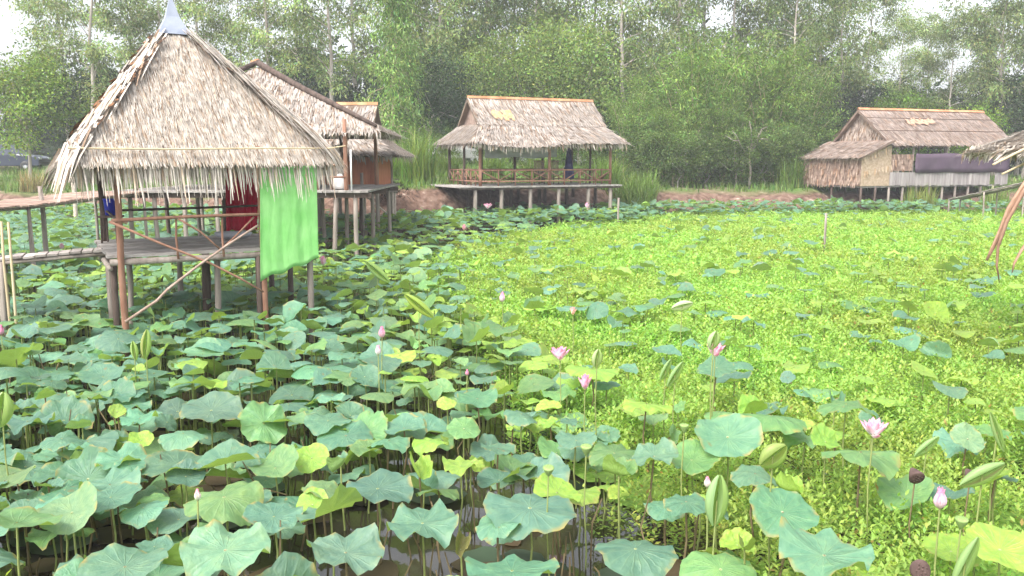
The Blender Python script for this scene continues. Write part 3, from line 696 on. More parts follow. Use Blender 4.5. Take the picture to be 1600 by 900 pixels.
# ------------------------------------------------------------------ house on the right bank
def house():
    t = thing('thatched_house', 'long brown thatched stilt house with lean-to and plum tarp on the right bank', 'house', (19, 44.5, 0)); off = -Vector(t.location)
    def B(mb, name, m, par=None, sm=False):
        o = mb.build(name, m, par or t, sm)
        if par is None: o.location = off
        return o
    th = rad(20); u, v = V2(math.cos(th), math.sin(th)), V2(-math.sin(th), math.cos(th)); O = V2(18.5, 42)
    def P(a, b, z): q = O + u * a + v * b; return V2(q.x, q.y, z)
    D, L = 4.26, 7.95; ze, zr = 3.55, 5.28; FZ = 1.5
    mb = MB()
    e0, e1, r0, r1 = P(-.15, 0, ze), P(L, 0, ze + .03), P(-.35, D / 2, zr), P(L + .1, D / 2, zr)
    b0, b1 = P(-.15, D, ze), P(L, D, ze)
    slab(mb, e0, e1, r0, r1, .12, (.7, .6, .55)); slab(mb, b1, b0, r1, r0, .12, (.7, .6, .55))
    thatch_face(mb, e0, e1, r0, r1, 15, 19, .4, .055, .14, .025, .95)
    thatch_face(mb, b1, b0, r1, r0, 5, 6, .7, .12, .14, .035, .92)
    for s in (.34, .72): mb.tube([e0.lerp(r0, s) + V2(0, 0, .05), e1.lerp(r1, s) + V2(0, 0, .05)], .015, 5, (.4, .3, .25))
    roof = B(mb, 'roof', M['thatch_brown'])
    rt = MB(); n = 24
    for k in range(n):
        a, b = r0.lerp(r1, k / n), r0.lerp(r1, (k + 1.03) / n); g = random.uniform(.8, 1.15)
        for sg in (-1, 1):
            dn = (v * sg * 1.0 + V2(0, 0, -.9)).normalized() * .13
            rt.add([a + V2(0, 0, .09), b + V2(0, 0, .09), b + V2(0, 0, .07) + dn, a + V2(0, 0, .07) + dn], [(0, 1, 2, 3)], (g, g, g))
    rt.build('ridge_tiles', M['tile'], roof)
    wp = MB()
    for k in range(90):
        s = random.uniform(.27, .50); f = .62 + random.gauss(0, .03) + random.uniform(-.04, .04)
        p = e0.lerp(e1, s).lerp(r0.lerp(r1, s), f); strips(wp, p + V2(0, 0, .1), (e0 - r0).normalized(), .2, .1, (-v * .6 + V2(0, 0, .8)).normalized(), (1.2, .82, .65), .01)
    wp.build('worn_patch', M['thatch'], roof)
    # gable end of thatch
    mb = MB(); ga, gb, gc = P(-.02, .12, ze - .1), P(-.02, D - .12, ze - .1), P(-.02, D / 2, zr - .15)
    mb.add([ga, gb, gc, ga + u * .05, gb + u * .05, gc + u * .05], [(0, 1, 2), (5, 4, 3), (0, 3, 4, 1), (1, 4, 5, 2), (2, 5, 3, 0)], (.8, .7, .6))
    for k in range(420):
        s, f = random.random(), random.random() ** 1.4
        p = ga.lerp(gb, s).lerp(gc, f); strips(mb, p - u * .02, V2(random.gauss(0, .06), random.gauss(0, .06), -1).normalized(), random.uniform(.2, .35), .08, -u, tint_rand(1.25), .03)
    B(mb, 'gable_wall', M['thatch_brown'])
    # lean-to roof from the gable down to the left
    mb = MB(); la, lb = P(-1.95, -.1, 2.88), P(-1.95, D + .1, 2.88); ta, tb = P(-.1, -.25, 3.72), P(-.1, D + .2, 3.72)
    ta2 = ta.lerp(tb, 0); slab(mb, la, lb, ta, tb, .09, (.7, .6, .55))
    thatch_face(mb, lb, la, tb, ta, 10, 19, .38, .055, .12, .025, .95); B(mb, 'lean_to_roof', M['thatch_brown'])
    # walls
    def panel(a0, b0_, a1, b1_, z0, z1, name, m, strip=None, th_=.05, z1b=None):
        p, q = P(a0, b0_, 0), P(a1, b1_, 0); nn = (q - p).cross(V2(0, 0, 1)).normalized() * th_; z1b = z1 if z1b is None else z1b
        A = [p + V2(0, 0, z0), q + V2(0, 0, z0), q + V2(0, 0, z1b), p + V2(0, 0, z1)]; Bq = [x - nn for x in A]; mm = MB()
        mm.add(A + Bq, [(0, 1, 2, 3), (7, 6, 5, 4), (0, 4, 5, 1), (1, 5, 6, 2), (2, 6, 7, 3), (3, 7, 4, 0)], (.85, .8, .78))
        if strip:
            nr, per, ln, wd, pale = strip; W_ = (q - p).length
            for r_ in range(nr):
                for k in range(int(W_ * per)):
                    s = random.random(); zt = z1 + (z1b - z1) * s; z = z0 + (zt - z0) * (r_ + 1) / nr
                    strips(mm, p.lerp(q, s) + V2(0, 0, z) + nn * .2, V2(random.gauss(0, .05), 0, -1).normalized(), ln * random.uniform(.6, 1.3), wd, nn.normalized(), tint_rand(pale), .03)
        return B(mm, name, M[m])
    panel(-1.8, D, -1.8, .05, FZ, 2.86, 'end_wall', 'weave_brown', (5, 12, .35, .09, 1.1))
    panel(-1.8, .02, -.02, .02, FZ, 2.85, 'lean_to_wall', 'weave_tan', (2, 12, .3, .07, 1.0), z1b=3.5)
    panel(0, .05, 1.35, .05, 2.22, 3.02, 'side_wall', 'weave_brown', (3, 10, .3, .09, 1.2))
    mb = MB(); n = 44
    for k in range(n):
        if k in (37, 38):
            if k == 37: B(mb, 'board_wall', M['board']); mb = MB()
            continue
        p, q = P(-.1 + (L + -.2) * k / n, -.03, 0), P(-.1 + (L - .2) * (k + .92) / n, -.03, 0); g = random.uniform(.82, 1.12); zb = FZ + random.uniform(-.03, .02)
        mb.beam((p.x, p.y, (zb + 2.15) / 2), (q.x, q.y, (zb + 2.15) / 2), .03, 2.15 - zb, (g, g * .98, g * .98))
    B(mb, 'board_wall', M['board'])
    B(planks(P(-1.7, .1, 0), P(L - .3, .1, 0), P(L - .3, D - .1, 0), P(-1.7, D - .1, 0), FZ - .02, 40, .06), 'floor', M['deck'])
    for a in np.linspace(-1.7, L - .3, 12):
        for b in (.08, D / 2, D - .1):
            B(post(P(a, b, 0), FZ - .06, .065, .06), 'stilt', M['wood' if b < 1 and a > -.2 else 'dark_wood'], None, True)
    for a in (0, 1.45, 3.6, 5.7, L - .35):
        for b in (.15, D - .2): B(post(P(a, b, 0), 3.65, .06, .055, z0=FZ), 'post', M['wood'], None, True)
    pa, pb = P(1.4, -.09, 3.07), P(L - .35, -.09, 3.05); tp = MB(); nx = 30; V = []
    for j in range(5):
        for i in range(nx + 1):
            p = pa.lerp(pb, i / nx); V.append((p.x + v.x * .03 * math.sin(i * .9 + j), p.y + v.y * .03 * math.sin(i * .9 + j), p.z - j * .235 - .02 * math.sin(i * .45)))
    tp.add(V, [(j * (nx + 1) + i, j * (nx + 1) + i + 1, (j + 1) * (nx + 1) + i + 1, (j + 1) * (nx + 1) + i) for j in range(4) for i in range(nx)])
    o = tp.build('tarp', M['tarp_plum'], None, True); md = o.modifiers.new('t', 'SOLIDIFY'); md.thickness = .012; tag(o, 'dark plum tarp stretched along the front of the right-hand house', 'tarp')
house()

# ------------------------------------------------------------------ shelter at the right edge, with dry fronds
def right_shelter():
    t = thing('thatched_shelter', 'ragged thatch corner of a pole shelter cut by the right edge', 'shelter', (6.6, 10.5, 0)); off = -Vector(t.location)
    def B(mb, name, m, sm=False): o = mb.build(name, m, t, sm); o.location = off; return o
    mb = MB(); e0, e1, t0, t1 = V2(6.34, 10.2, 2.86), V2(9.6, 9.2, 2.8), V2(8.3, 11.9, 3.6), V2(9.9, 11.2, 3.6)
    eb = V2(7.0, 13.4, 2.86); tb = V2(8.4, 12.1, 3.6)
    slab(mb, e0, e1, t0, t1, .07, (.6, .55, .5)); slab(mb, eb, e0, tb, t0, .07, (.6, .55, .5))
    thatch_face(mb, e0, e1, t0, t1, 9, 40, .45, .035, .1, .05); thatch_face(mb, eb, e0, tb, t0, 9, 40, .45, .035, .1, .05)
    for k in range(40):
        P = e0.lerp(eb, random.random() * .5); strips(mb, P + V2(0, 0, .03), V2(-.9, -.35 + random.gauss(0, .2), -.42 + random.gauss(0, .08)).normalized(), random.uniform(.15, .34), .03, V2(0, 0, 1), tint_rand(1.05), 0, .03)
    B(mb, 'roof', M['thatch'])
    for a, b in ((dep(1552, 257, 10.2), dep(1640, 213, 10.9)), (dep(1566, 272, 10.8), dep(1650, 232, 11.2))):
        s = MB(); s.tube([a, b], [.014, .02], 6); B(s, 'rafter', M['bamboo'], True)
    s = post((6.85, 11.0), 2.9, .035, .03); B(s, 'post', M['bamboo'], True)
    s = post((8.9, 9.6), 3.2, .04, .035); B(s, 'post', M['bamboo'], True)
    s = post((8.9, 11.5), 3.2, .04, .035); B(s, 'post', M['bamboo'], True)
right_shelter()
def frond(label, pts, w0, n, seed):
    rr = random.Random(seed); t = thing('dry_palm_frond', label, 'palm frond', tuple(pts[0]), 0, 'dry palm fronds hanging at the right edge')
    o = Vector(pts[0]); q = [Vector(p) - o for p in pts]
    for k in range(n):                                        # the leaflets are bundled together, long and narrow
        mb = MB(); off = V2(rr.gauss(0, w0), rr.gauss(0, w0), 0); end = rr.uniform(.75, 1)
        P = [p + off * (1 - .5 * i / (len(q) - 1)) for i, p in enumerate(q)]; P[-1] = P[-2].lerp(P[-1], end)
        R = [x * 1.5 for x in [.011, .014, .013, .011, .008, .003][-len(P):]]
        g = rr.uniform(.7, 1.15); mb.tube(P, R, 5, (g, g * .82, g * .7)); mb.build('leaflet', M['frond'], t, True)
frond('thick bundle of brown dry palm leaflets curving down at the right edge', [dep(1640, 235, 10.18), dep(1604, 285, 10.13), dep(1578, 325, 10.08), dep(1562, 365, 10.08), dep(1550, 390, 10.08), dep(1541, 408, 10.08)], .02, 6, 1)
frond('thin dry palm leaflet hanging straight down beside the thick brown bundle', [dep(1640, 240, 10.13), dep(1600, 295, 10.08), dep(1572, 345, 10.03), dep(1558, 385, 10.03), dep(1556, 415, 10.03), dep(1561, 444, 10.03)], .009, 2, 2)
frond('short pale palm leaflet farthest right, cut by the photo edge', [dep(1668, 238, 10.05), dep(1650, 310, 9.95), dep(1622, 355, 9.9), dep(1596, 392, 9.9), dep(1585, 412, 9.9), dep(1581, 430, 9.9)], .012, 2, 3)
walkway('sloping grey gangplank climbing right from the right-hand house', [tuple(dep(1492, 311, 40)), tuple(dep(1612, 284, 36.5))], .8, 'deck', 'gangplank', posts=True)

# ------------------------------------------------------------------ cars on the dike road
def car(label, loc, rz, paint_, length, suv=True):
    t = thing('parked_car', label, 'car', loc, rz); L = length; W = 1.75
    prof = [(-.5, .35), (-.5, .95), (-.47, 1.02), (-.40, 1.08), (-.36, 1.68), (-.30, 1.76), (.03, 1.76), (.08, 1.70), (.20, 1.10), (.44, 1.0), (.5, .85), (.5, .35)] if suv else \
           [(-.5, .35), (-.5, .9), (-.1, .95), (-.08, 1.6), (-.04, 1.72), (.16, 1.72), (.2, 1.66), (.28, 1.08), (.46, .98), (.5, .82), (.5, .35)]
    mb = MB(); n = len(prof); V = []
    for y in (-W / 2, W / 2):
        for x, z in prof: k = .88 if z > 1.2 else 1; V.append((x * L, y * k, z))
    mb.add(V, [tuple(range(n))[::-1], tuple(range(n, 2 * n))] + [(i, (i + 1) % n, n + (i + 1) % n, n + i) for i in range(n)])
    b = mb.build('body', paint_, t); md = b.modifiers.new('b', 'BEVEL'); md.width = .05; md.segments = 2
    x0, x1, zt = (-.345, .155, 1.62) if suv else (-.07, .235, 1.58)
    for sy in (-1, 1):
        for a, c in ((x0, (x0 + x1) / 2 - .02), ((x0 + x1) / 2, x1)):
            g = MB(); y = sy * (W / 2 * .955); y2 = sy * (W / 2 * .90); cc = c - (.06 if c == x1 else 0)
            Q = [(a * L, y, 1.14), (c * L, y, 1.14), (cc * L, y2, zt), (a * L, y2, zt)]
            g.add(Q + [(q[0], q[1] - sy * .05, q[2]) for q in Q], [(0, 1, 2, 3), (7, 6, 5, 4), (0, 4, 5, 1), (1, 5, 6, 2), (2, 6, 7, 3), (3, 7, 4, 0)]); g.build('window', M['glass'], t)
        for wx in (-.31, .31):
            wv = bpy.data.objects.new('wheel', None)
            m_ = MB(); pr = [(.15, -.1), (.32, -.1), (.345, -.06), (.345, .06), (.32, .1), (.15, .1)]; m_.lathe(pr, n=24)
            o = m_.build('wheel', M['rubber'], t, True); o.location = (wx * L, sy * (W / 2 - .08), .345); o.rotation_euler = (rad(90), 0, 0)
            r_ = MB(); r_.lathe([(0, .07), (.06, .085), (.10, .07), (.2, .09), (.215, .1), (.215, -.1), (0, -.09)], n=24); r_.build('rim', M['rim'], o, True)
            bpy.data.objects.remove(wv)
        h = MB(); h.box((L * .495, sy * .62, .84), (.07, .3, .13)); h.build('headlight', M['lamp'], t)
        h = MB(); h.box((-L * .497, sy * .68, .86), (.05, .2, .2)); h.build('tail_light', M['tile'], t)
    for sx in (-1, 1): h = MB(); h.box((sx * L * .505, 0, .52), (.1, W * .96, .18)); h.build('bumper', M['rubber'] if suv else M['car_white'], t)
p = dep(14, 258, 56); car('dark blue car parked on the dike at the left edge under the bright tree', (p.x, 56, ground_z(p.x, 56) - .02), rad(4), M['car_navy'], 4.6)
p = dep(731, 256, 54); car('white pickup parked behind the pavilion roof', (p.x - .35, 54, ground_z(p.x, 54) - .02), rad(176), M['car_white'], 4.9, False)

# ------------------------------------------------------------------ leaf clouds and trees
def leaf_quads(P, A, Nn, L, W):
    """P base points, A axis, Nn rough normal; returns verts and quads of rhombic leaves"""
    A = A / np.linalg.norm(A, axis=1, keepdims=True); S = np.cross(A, Nn); S /= np.maximum(np.linalg.norm(S, axis=1, keepdims=True), 1e-6)
    L = np.asarray(L)[:, None]; W = np.asarray(W)[:, None]; up = np.cross(S, A)
    V = np.stack([P, P + A * L * .45 + S * W * .5 + up * W * .12, P + A * L, P + A * L * .45 - S * W * .5 + up * W * .12], 1).reshape(-1, 3)
    Fq = np.arange(len(P) * 4).reshape(-1, 4); return V, Fq
def rdir(n, r): v = r.normal(size=(n, 3)); return v / np.linalg.norm(v, axis=1, keepdims=True)
def tints(n, r, base, var=.25, warm=.15):
    g = np.exp(r.normal(0, var, (n, 1))); b = np.array(base)[None] * g
    b[:, 0] *= 1 + r.normal(0, warm, n); return np.clip(b, .004, .9)
def clumps_to_leaves(r, cs, sig, per, L, W, base, droop, var=.3):
    n = len(cs) * per; cidx = np.repeat(np.arange(len(cs)), per)
    s = np.asarray(sig)[cidx] if hasattr(sig, '__len__') else np.full(n, sig)
    d = r.normal(size=(n, 3)) * s[:, None] * np.array([1, 1, .75]); P = np.asarray(cs)[cidx] + d
    A = rdir(n, r) + np.array([0, 0, -droop]) + d / np.maximum(s[:, None], .05) * .3
    ct = np.exp(r.normal(0, .32, (len(cs), 1)))[cidx]; t = tints(n, r, base, var) * ct
    V, Fq = leaf_quads(P, A, rdir(n, r) + np.array([0, 0, .8]), L * r.uniform(.6, 1.35, n), W * r.uniform(.7, 1.3, n)); return V, Fq, t
def tree(name, label, cat, kind_, loc, seed, group=None, H=15, base=(.055, .085, .035), bark='grey_bark', dens=1.0, lean=0.0, mid=.58):
    r = np.random.default_rng(seed); random.seed(seed); t = thing(name, label, cat, loc, 0, group)
    mb = MB(); cs = []; sg = []
    if kind_ in ('gum', 'weeping'):
        k = 12; tr = [(lean * H * (i / k) ** 1.5 + r.normal(0, .05) * (i > 0) * (1 + i * .1), r.normal(0, .05) * (i > 0), -.3 + (H * .96 + .3) * i / k) for i in range(k + 1)]
        R0 = .0085 * H + .03; mb.tube(tr, [R0 * (1 - .9 * i / k) for i in range(k + 1)], 8)
        f0 = .30 if kind_ == 'gum' else .14; nl = int((26 if kind_ == 'gum' else 70) * dens)
        for i in range(nl):
            f = f0 + (1 - f0) * (i + r.random()) / nl; q = np.array(tr[0]) * 0; fi = f * k; a = int(min(fi, k - 1)); q = np.array(tr[a]) + (np.array(tr[a + 1]) - np.array(tr[a])) * (fi - a)
            az = r.random() * 6.283
            if kind_ == 'gum': ln = (.9 + 2.6 * math.sin(math.pi * min(1, (f - f0) / (1 - f0) * .85 + .12)) * r.uniform(.5, 1.2)) * H / 15; el = r.uniform(.35, 1.1)
            else: ln = max(.25, (1 - f) ** .7 * 2.3 * r.uniform(.75, 1.15) * min(1, (f - f0) * 4 + .45)) * H / 10.5; el = r.uniform(-.15, .55)
            pts = []
            for j in range(5):
                s = j / 4; e = el + (-.35 * s if kind_ == 'gum' else -.75 * s)
                pts.append(tuple(q + np.array([math.cos(az) * math.cos(e), math.sin(az) * math.cos(e), math.sin(e)]) * ln * s + r.normal(0, .05, 3) * s))
            rb = max(.014, R0 * (1 - f) * .42); mb.tube(pts, [rb * (1 - .8 * j / 4) for j in range(5)], 5, cap=False)
            for s in ((.45, .7, .88, 1.0) if kind_ == 'gum' else (.55, .8, 1.0)):
                if kind_ == 'gum' and r.random() < .12: continue
                b = s * 4; a = int(min(b, 3)); c = np.array(pts[a]) + (np.array(pts[a + 1]) - np.array(pts[a])) * (b - a)
                cs.append(c + r.normal(0, .22, 3)); sg.append(r.uniform(.26, .55) if kind_ == 'gum' else r.uniform(.2, .36))
        per, L, W, dr = (105, .25, .085, .9) if kind_ == 'gum' else (46, .24, .06, 1.1)
        if kind_ == 'gum':
            for i in range(10): cs.append(np.array(tr[-1]) + r.normal(0, .7, 3)); sg.append(.5)
    elif kind_ == 'broad':
        k = 6; tr = [(r.normal(0, .08) * i * .5, r.normal(0, .08) * i * .5, -.3 + H * .6 * i / k) for i in range(k + 1)]; R0 = .016 * H
        mb.tube(tr, [R0 * (1 - .6 * i / k) for i in range(k + 1)], 8); top = np.array(tr[-1])
        nb = int(62 * dens); ctr = np.array([0, 0, H * mid]); rx, rz = H * .34, H * (1 - mid)
        for i in range(nb):
            d = rdir(1, r)[0]; c = ctr + d * np.array([rx, rx, rz]) * (r.random() ** .4) * (1 + .22 * math.sin(3 * math.atan2(d[1], d[0]) + seed) + .12 * r.normal())
            cs.append(c); sg.append(r.uniform(.35, .62) * H / 7)
            if i % 3 == 0:
                q = np.array(tr[3]) + (top - np.array(tr[3])) * r.random(); md = (q + c) / 2 + r.normal(0, .15, 3); mb.tube([tuple(q), tuple(md), tuple(c)], [R0 * .3, R0 * .2, .015], 5, cap=False)
        per, L, W, dr = 165, .175 * (H / 7) ** .5, .09 * (H / 7) ** .5, .3
    elif kind_ == 'bamboo':
        for i in range(int(26 * dens)):
            az = r.random() * 6.283; b = np.array([math.cos(az), math.sin(az), 0]) * r.random() * .9; h = H * r.uniform(.6, 1.05); out = r.uniform(.08, .34) * h
            pts = []
            for j in range(8):
                s = j / 7; pts.append(tuple(b + np.array([math.cos(az) * out * s ** 2.4, math.sin(az) * out * s ** 2.4, -.2 + h * (s - .14 * s ** 4) * 1.0])))
            mb.tube(pts, [.04 * (1 - .85 * j / 7) for j in range(8)], 5, cap=False)
            for s in np.linspace(.12, 1, 13):
                q = s * 7; a = int(min(q, 6)); c = np.array(pts[a]) + (np.array(pts[a + 1]) - np.array(pts[a])) * (q - a); cs.append(c + r.normal(0, .25, 3)); sg.append(r.uniform(.2, .42))
        per, L, W, dr = 48, .27, .06, .6
    V, Fq, tn = clumps_to_leaves(r, np.array(cs), np.array(sg), per, L, W, base, dr)
    mb.build('culms' if kind_ == 'bamboo' else 'trunk', M['bamboo' if kind_ == 'bamboo' else bark], t, True)
    link('crown', np_mesh('crown', V, Fq, M['foliage'], tn), t); return t
def where(px):
    return 'at the left edge' if px < 90 else 'behind the near hut' if px < 400 else 'behind the big hut' if px < 590 else 'between big hut and pavilion' if px < 700 else 'behind the pavilion' if px < 960 else 'behind the bamboo' if px < 1260 else 'behind the right-hand house' if px < 1560 else 'at the right edge'
def gz(x, y): return float(ground_z(np.float64(x), np.float64(y)))
def spot(px, Y): x = (px - 800) / 1348 * Y; return (x, Y, gz(x, Y) - .05)
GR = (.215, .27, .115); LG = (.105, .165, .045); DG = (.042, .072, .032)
gl = 'tall grey-green gum trees behind the pond'
g0 = tree('gum_tree', 'tall pale-trunked gum tree just behind the big hut roof', 'tree', 'gum', spot(520, 55), 11, gl, 17, GR)
g1 = tree('gum_tree', 'leaning tall gum tree left of the near hut roof', 'tree', 'gum', spot(150, 52), 12, gl, 16, GR, lean=.04)
g2 = tree('gum_tree', 'tall gum tree rising at the right end of the pavilion', 'tree', 'gum', spot(972, 56), 13, gl, 17.5, GR, lean=-.03)
g3 = tree('gum_tree', 'tall gum tree behind the right gable of the house', 'tree', 'gum', spot(1553, 58), 14, gl, 15, GR, dens=1.2)
g4 = tree('gum_tree', 'dense greener gum tree above the left end of the pavilion ridge', 'tree', 'gum', spot(760, 60), 15, gl, 16, (.15, .20, .075), dens=1.25)
protos = [g0, g1, g2, g3, g4]
gum = [(-60, 60, .55), (110, 58, 1.0), (215, 62, 1.0), (262, 55, .95), (318, 60, .95), (385, 66, .8), (425, 54, 1.0), (470, 62, 1.05), (560, 60, 1.1), (640, 64, 1.15), (690, 56, 1.05), (725, 66, 1.1),
       (800, 64, 1.1), (838, 57, 1.0), (880, 62, 1.1), (925, 66, 1.1), (1010, 63, 1.1), (1050, 58, 1.05), (1095, 66, 1.1), (1140, 60, 1.05), (1190, 64, 1.1), (1235, 58, 1.0), (1275, 66, 1.0), (1310, 60, .93), (1345, 68, .92),
       (1395, 62, .68), (1440, 66, .66), (1480, 60, .64), (1520, 66, .74), (1590, 64, 1.05), (1640, 58, 1.1), (1690, 64, 1.0)]
rr = random.Random(4)
for px, Y, s in gum:
    dup(rr.choice(protos), spot(px, Y), rr.uniform(0, 6.28), s * rr.uniform(.95, 1.05), 'tall grey-green gum tree ' + where(px) + (', nearer row' if Y < 61 else ', farther row'))
tree('weeping_tree', 'slender bright green weeping tree with a straight reddish trunk, between big hut and pavilion', 'tree', 'weeping', spot(616, 44), 21, None, 10.2, (.175, .265, .085), bark='weave_tan', dens=1.15)
tree('broadleaf_tree', 'bright green broadleaf tree over the dark blue car at the left edge', 'tree', 'broad', spot(44, 46), 31, None, 7.2, (.19, .27, .06), dens=1.1, mid=.68)
dk = 'dark dense trees behind the huts'
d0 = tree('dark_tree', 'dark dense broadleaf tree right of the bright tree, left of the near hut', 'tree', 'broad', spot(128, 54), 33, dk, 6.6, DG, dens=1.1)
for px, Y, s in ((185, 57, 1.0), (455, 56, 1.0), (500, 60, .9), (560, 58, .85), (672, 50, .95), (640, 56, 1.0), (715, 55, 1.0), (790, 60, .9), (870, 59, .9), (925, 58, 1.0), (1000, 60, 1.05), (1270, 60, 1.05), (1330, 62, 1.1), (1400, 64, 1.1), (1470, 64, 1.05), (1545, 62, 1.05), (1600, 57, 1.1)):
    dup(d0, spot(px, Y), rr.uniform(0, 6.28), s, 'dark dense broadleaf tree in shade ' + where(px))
mg = 'rounded mid-green trees behind the pavilion'
m0 = tree('roadside_tree', 'tallest rounded mid-green tree rising behind the middle of the pavilion', 'tree', 'broad', spot(845, 54), 35, mg, 9.2, (.19, .26, .08), dens=1.2)
for px, Y, s in ((770, 55, .85), (905, 54, 1.0), (720, 60, 1.1)): dup(m0, spot(px, Y), rr.uniform(0, 6.28), s, 'rounded mid-green tree above the ' + ('left end of the pavilion' if px == 770 else 'right half of the pavilion' if px == 905 else 'gap left of the pavilion'))
tree('broadleaf_tree', 'bright bushy tree poking up behind the right end of the house roof', 'tree', 'broad', spot(1395 + 8, 55), 36, None, 5.6, (.12, .20, .035))
t_ = tree('broadleaf_tree', 'bright yellow-green bush just above the house ridge at the far right', 'tree', 'broad', spot(1512, 53), 37, None, 5.0, (.14, .22, .035))
bb = 'bamboo clumps between the pavilion and the house'
b0 = tree('bamboo_clump', 'tall feathery bamboo clump left of the dead tree', 'bamboo', 'bamboo', spot(1085, 48), 41, bb, 9.6, (.155, .24, .06), dens=1.0)
b1 = tree('bamboo_clump', 'tall feathery bamboo clump right behind the dead tree', 'bamboo', 'bamboo', spot(1200, 49), 42, bb, 8.6, (.165, .25, .06), dens=.9)
for px, Y, s in ((985, 48, .62), (1030, 50, .85), (1140, 51, 1.0), (1245, 52, .85), (1060, 46, .55), (1125, 46.5, .6)): dup(rr.choice((b0, b1)), spot(px, Y), rr.uniform(0, 6.28), s * rr.uniform(.95, 1.05), {985: 'short bamboo clump nearest the pavilion', 1030: 'arching bamboo clump second from the pavilion', 1140: 'tall bamboo clump midway between pavilion and house', 1245: 'bamboo clump just left of the house roof', 1060: 'low bamboo clump at the foot of the tall ones', 1125: 'low bamboo clump left of the dead tree trunk'}[px])
sh = 'low shrubs along the far bank'
s0 = tree('shrub', 'low leafy green shrub on the far bank among the trees', 'shrub', 'broad', spot(1020, 45.5), 51, sh, 3.2, (.115, .175, .05), dens=.9)
for px, Y, s in ((1060, 45, 1.0), (1105, 46, .9), (1150, 45.5, 1.1), (1195, 46, 1.0), (1230, 47, 1.2), (1250, 46, .9), (645, 46, .7), (700, 49, .6), (760, 50, .7), (830, 48, .8), (880, 48, .8), (930, 47.5, .9), (590, 45, .8), (160, 50, .9), (1010, 47, 1.3), (1300, 51, 1.1)):
    dup(s0, spot(px, Y), rr.uniform(0, 6.28), s, 'low leafy green shrub ' + ('on the bank between pavilion and dead tree' if 960 < px < 1160 else 'on the bank between dead tree and house' if 1160 < px < 1260 else where(px)))
# bare snag
mb = MB(); p = spot(1172, 44.6)
t = thing('dead_tree', 'pale leafless dead tree forking among the bamboo left of the house', 'tree', p)
mb.tube([(0, 0, -.2), (.05, 0, .9), (-.02, .05, 1.7), (.05, 0, 2.3)], [.07, .06, .05, .045], 7)
for q in ([(0, 0, 1.6), (-.45, .1, 2.2), (-.75, .0, 2.75), (-.95, .1, 3.0)], [(.05, 0, 2.2), (.05, .1, 2.9), (-.1, .05, 3.5)], [(.05, 0, 2.2), (.4, .1, 2.6), (.55, .0, 3.1), (.85, 0, 3.2)], [(.35, .1, 2.55), (.7, .1, 2.6), (.95, .1, 2.55)], [(0, 0, 1.9), (.3, -.1, 2.35), (.35, -.1, 2.9)], [(-.6, 0, 2.5), (-.9, 0, 2.5), (-1.3, 0, 2.75)]): mb.tube(q, [.038 * (1 - .7 * i / (len(q) - 1)) for i in range(len(q))], 6)
mb.build('trunk', M['wood'], t, True)
# far wood: one mass of leaves closing the gaps low between the trunks
r = np.random.default_rng(3); n = 420
cx = r.uniform(-62, 70, n); cyy = r.uniform(72, 84, n); cz = r.uniform(.5, 11.2, n) * np.interp(cx, [-62, -41, -36, -24, -20, 28, 33, 42, 47, 70], [.4, .45, .7, .65, .9, .9, .58, .58, .8, .8])
V, Fq, tn = clumps_to_leaves(r, np.stack([cx, cyy, cz + 1.5], 1), np.full(n, 1.3), 120, .8, .4, (.04, .062, .03), .35)
kind(link('far_wood', np_mesh('far_wood', V, Fq, M['foliage'], tn)), 'stuff')
# tall grass clumps and bank grass
def blades(r, P, H, W, base, lean=.35, segs=3):
    n = len(P); az = r.uniform(0, 6.283, n); d = np.stack([np.cos(az), np.sin(az), np.zeros(n)], 1); sd = np.stack([-np.sin(az), np.cos(az), np.zeros(n)], 1)
    H = H * r.uniform(.5, 1.25, n); ln = np.abs(r.normal(lean, lean * .6, n)); V = []
    for k in range(segs + 1):
        s = k / segs; wd = W * (1 - s) ** .7 + .002
        c = P + d * (H * ln * s ** 2)[:, None] + np.array([0, 0, 1])[None] * (H * (s - .25 * ln * s ** 3))[:, None]
        V += [c - sd * wd / 2, c + sd * wd / 2]
    V = np.stack(V, 1).reshape(-1, 3); m_ = 2 * (segs + 1); i = np.arange(n)[:, None] * m_
    Fq = np.concatenate([i + np.array([2 * k, 2 * k + 1, 2 * k + 3, 2 * k + 2]) for k in range(segs)], 0)
    t = tints(n, r, base, .25); return V, Fq, np.concatenate([t] * segs, 0)
def grass_clump(label, loc, n, rad_, H, W, base, seed, lean=.35, group=None):
    r = np.random.default_rng(seed); a = r.uniform(0, 6.283, n); q = rad_ * r.random(n) ** .5
    V, Fq, t = blades(r, np.stack([q * np.cos(a), q * np.sin(a), np.full(n, -.05)], 1), H, W, base, lean)
    o = link('tall_grass', np_mesh('tall_grass', V, Fq, M['grass'], t)); o.location = loc; o['kind'] = 'thing'; return tag(o, label, 'grass', group)
EG = (.15, .23, .05)
e1_ = grass_clump('tall pale green reed grass on the bank just left of the pavilion, arching outward', spot(652, 37.5), 420, .75, 2.5, .05, EG, 1)
for px, Y, s, lb in ((605, 40, .7, 'shorter reed grass clump beside the thin straight-trunked tree'), (700, 42, .6, 'low reed grass clump under the white pickup'), (985, 40.5, .95, 'tall reed grass clump at the right end of the pavilion'), (1003, 42, .8, 'reed grass clump second to the right from the pavilion'), (950, 42, .75, 'reed grass seen through the right bay of the pavilion'), (770, 43, .62, 'reed grass seen through the left bay of the pavilion'), (840, 43, .7, 'reed grass seen through the middle bay of the pavilion'), (1235, 45.5, .8, 'tall grass clump against the end wall of the house')):
    c = e1_.copy(); C.objects.link(c); c.location = spot(px, Y); c.scale = (1.15 * s, 1.15 * s, .85 * s); c.rotation_euler = (0, 0, px); c['label'] = lb
grass_clump('yellow-green grass tuft on the bank in front of the house stilts', tuple(V2(*spot(1440, 42.4)[:2], .55)), 330, .8, 1.0, .035, (.20, .24, .06), 5, .3)
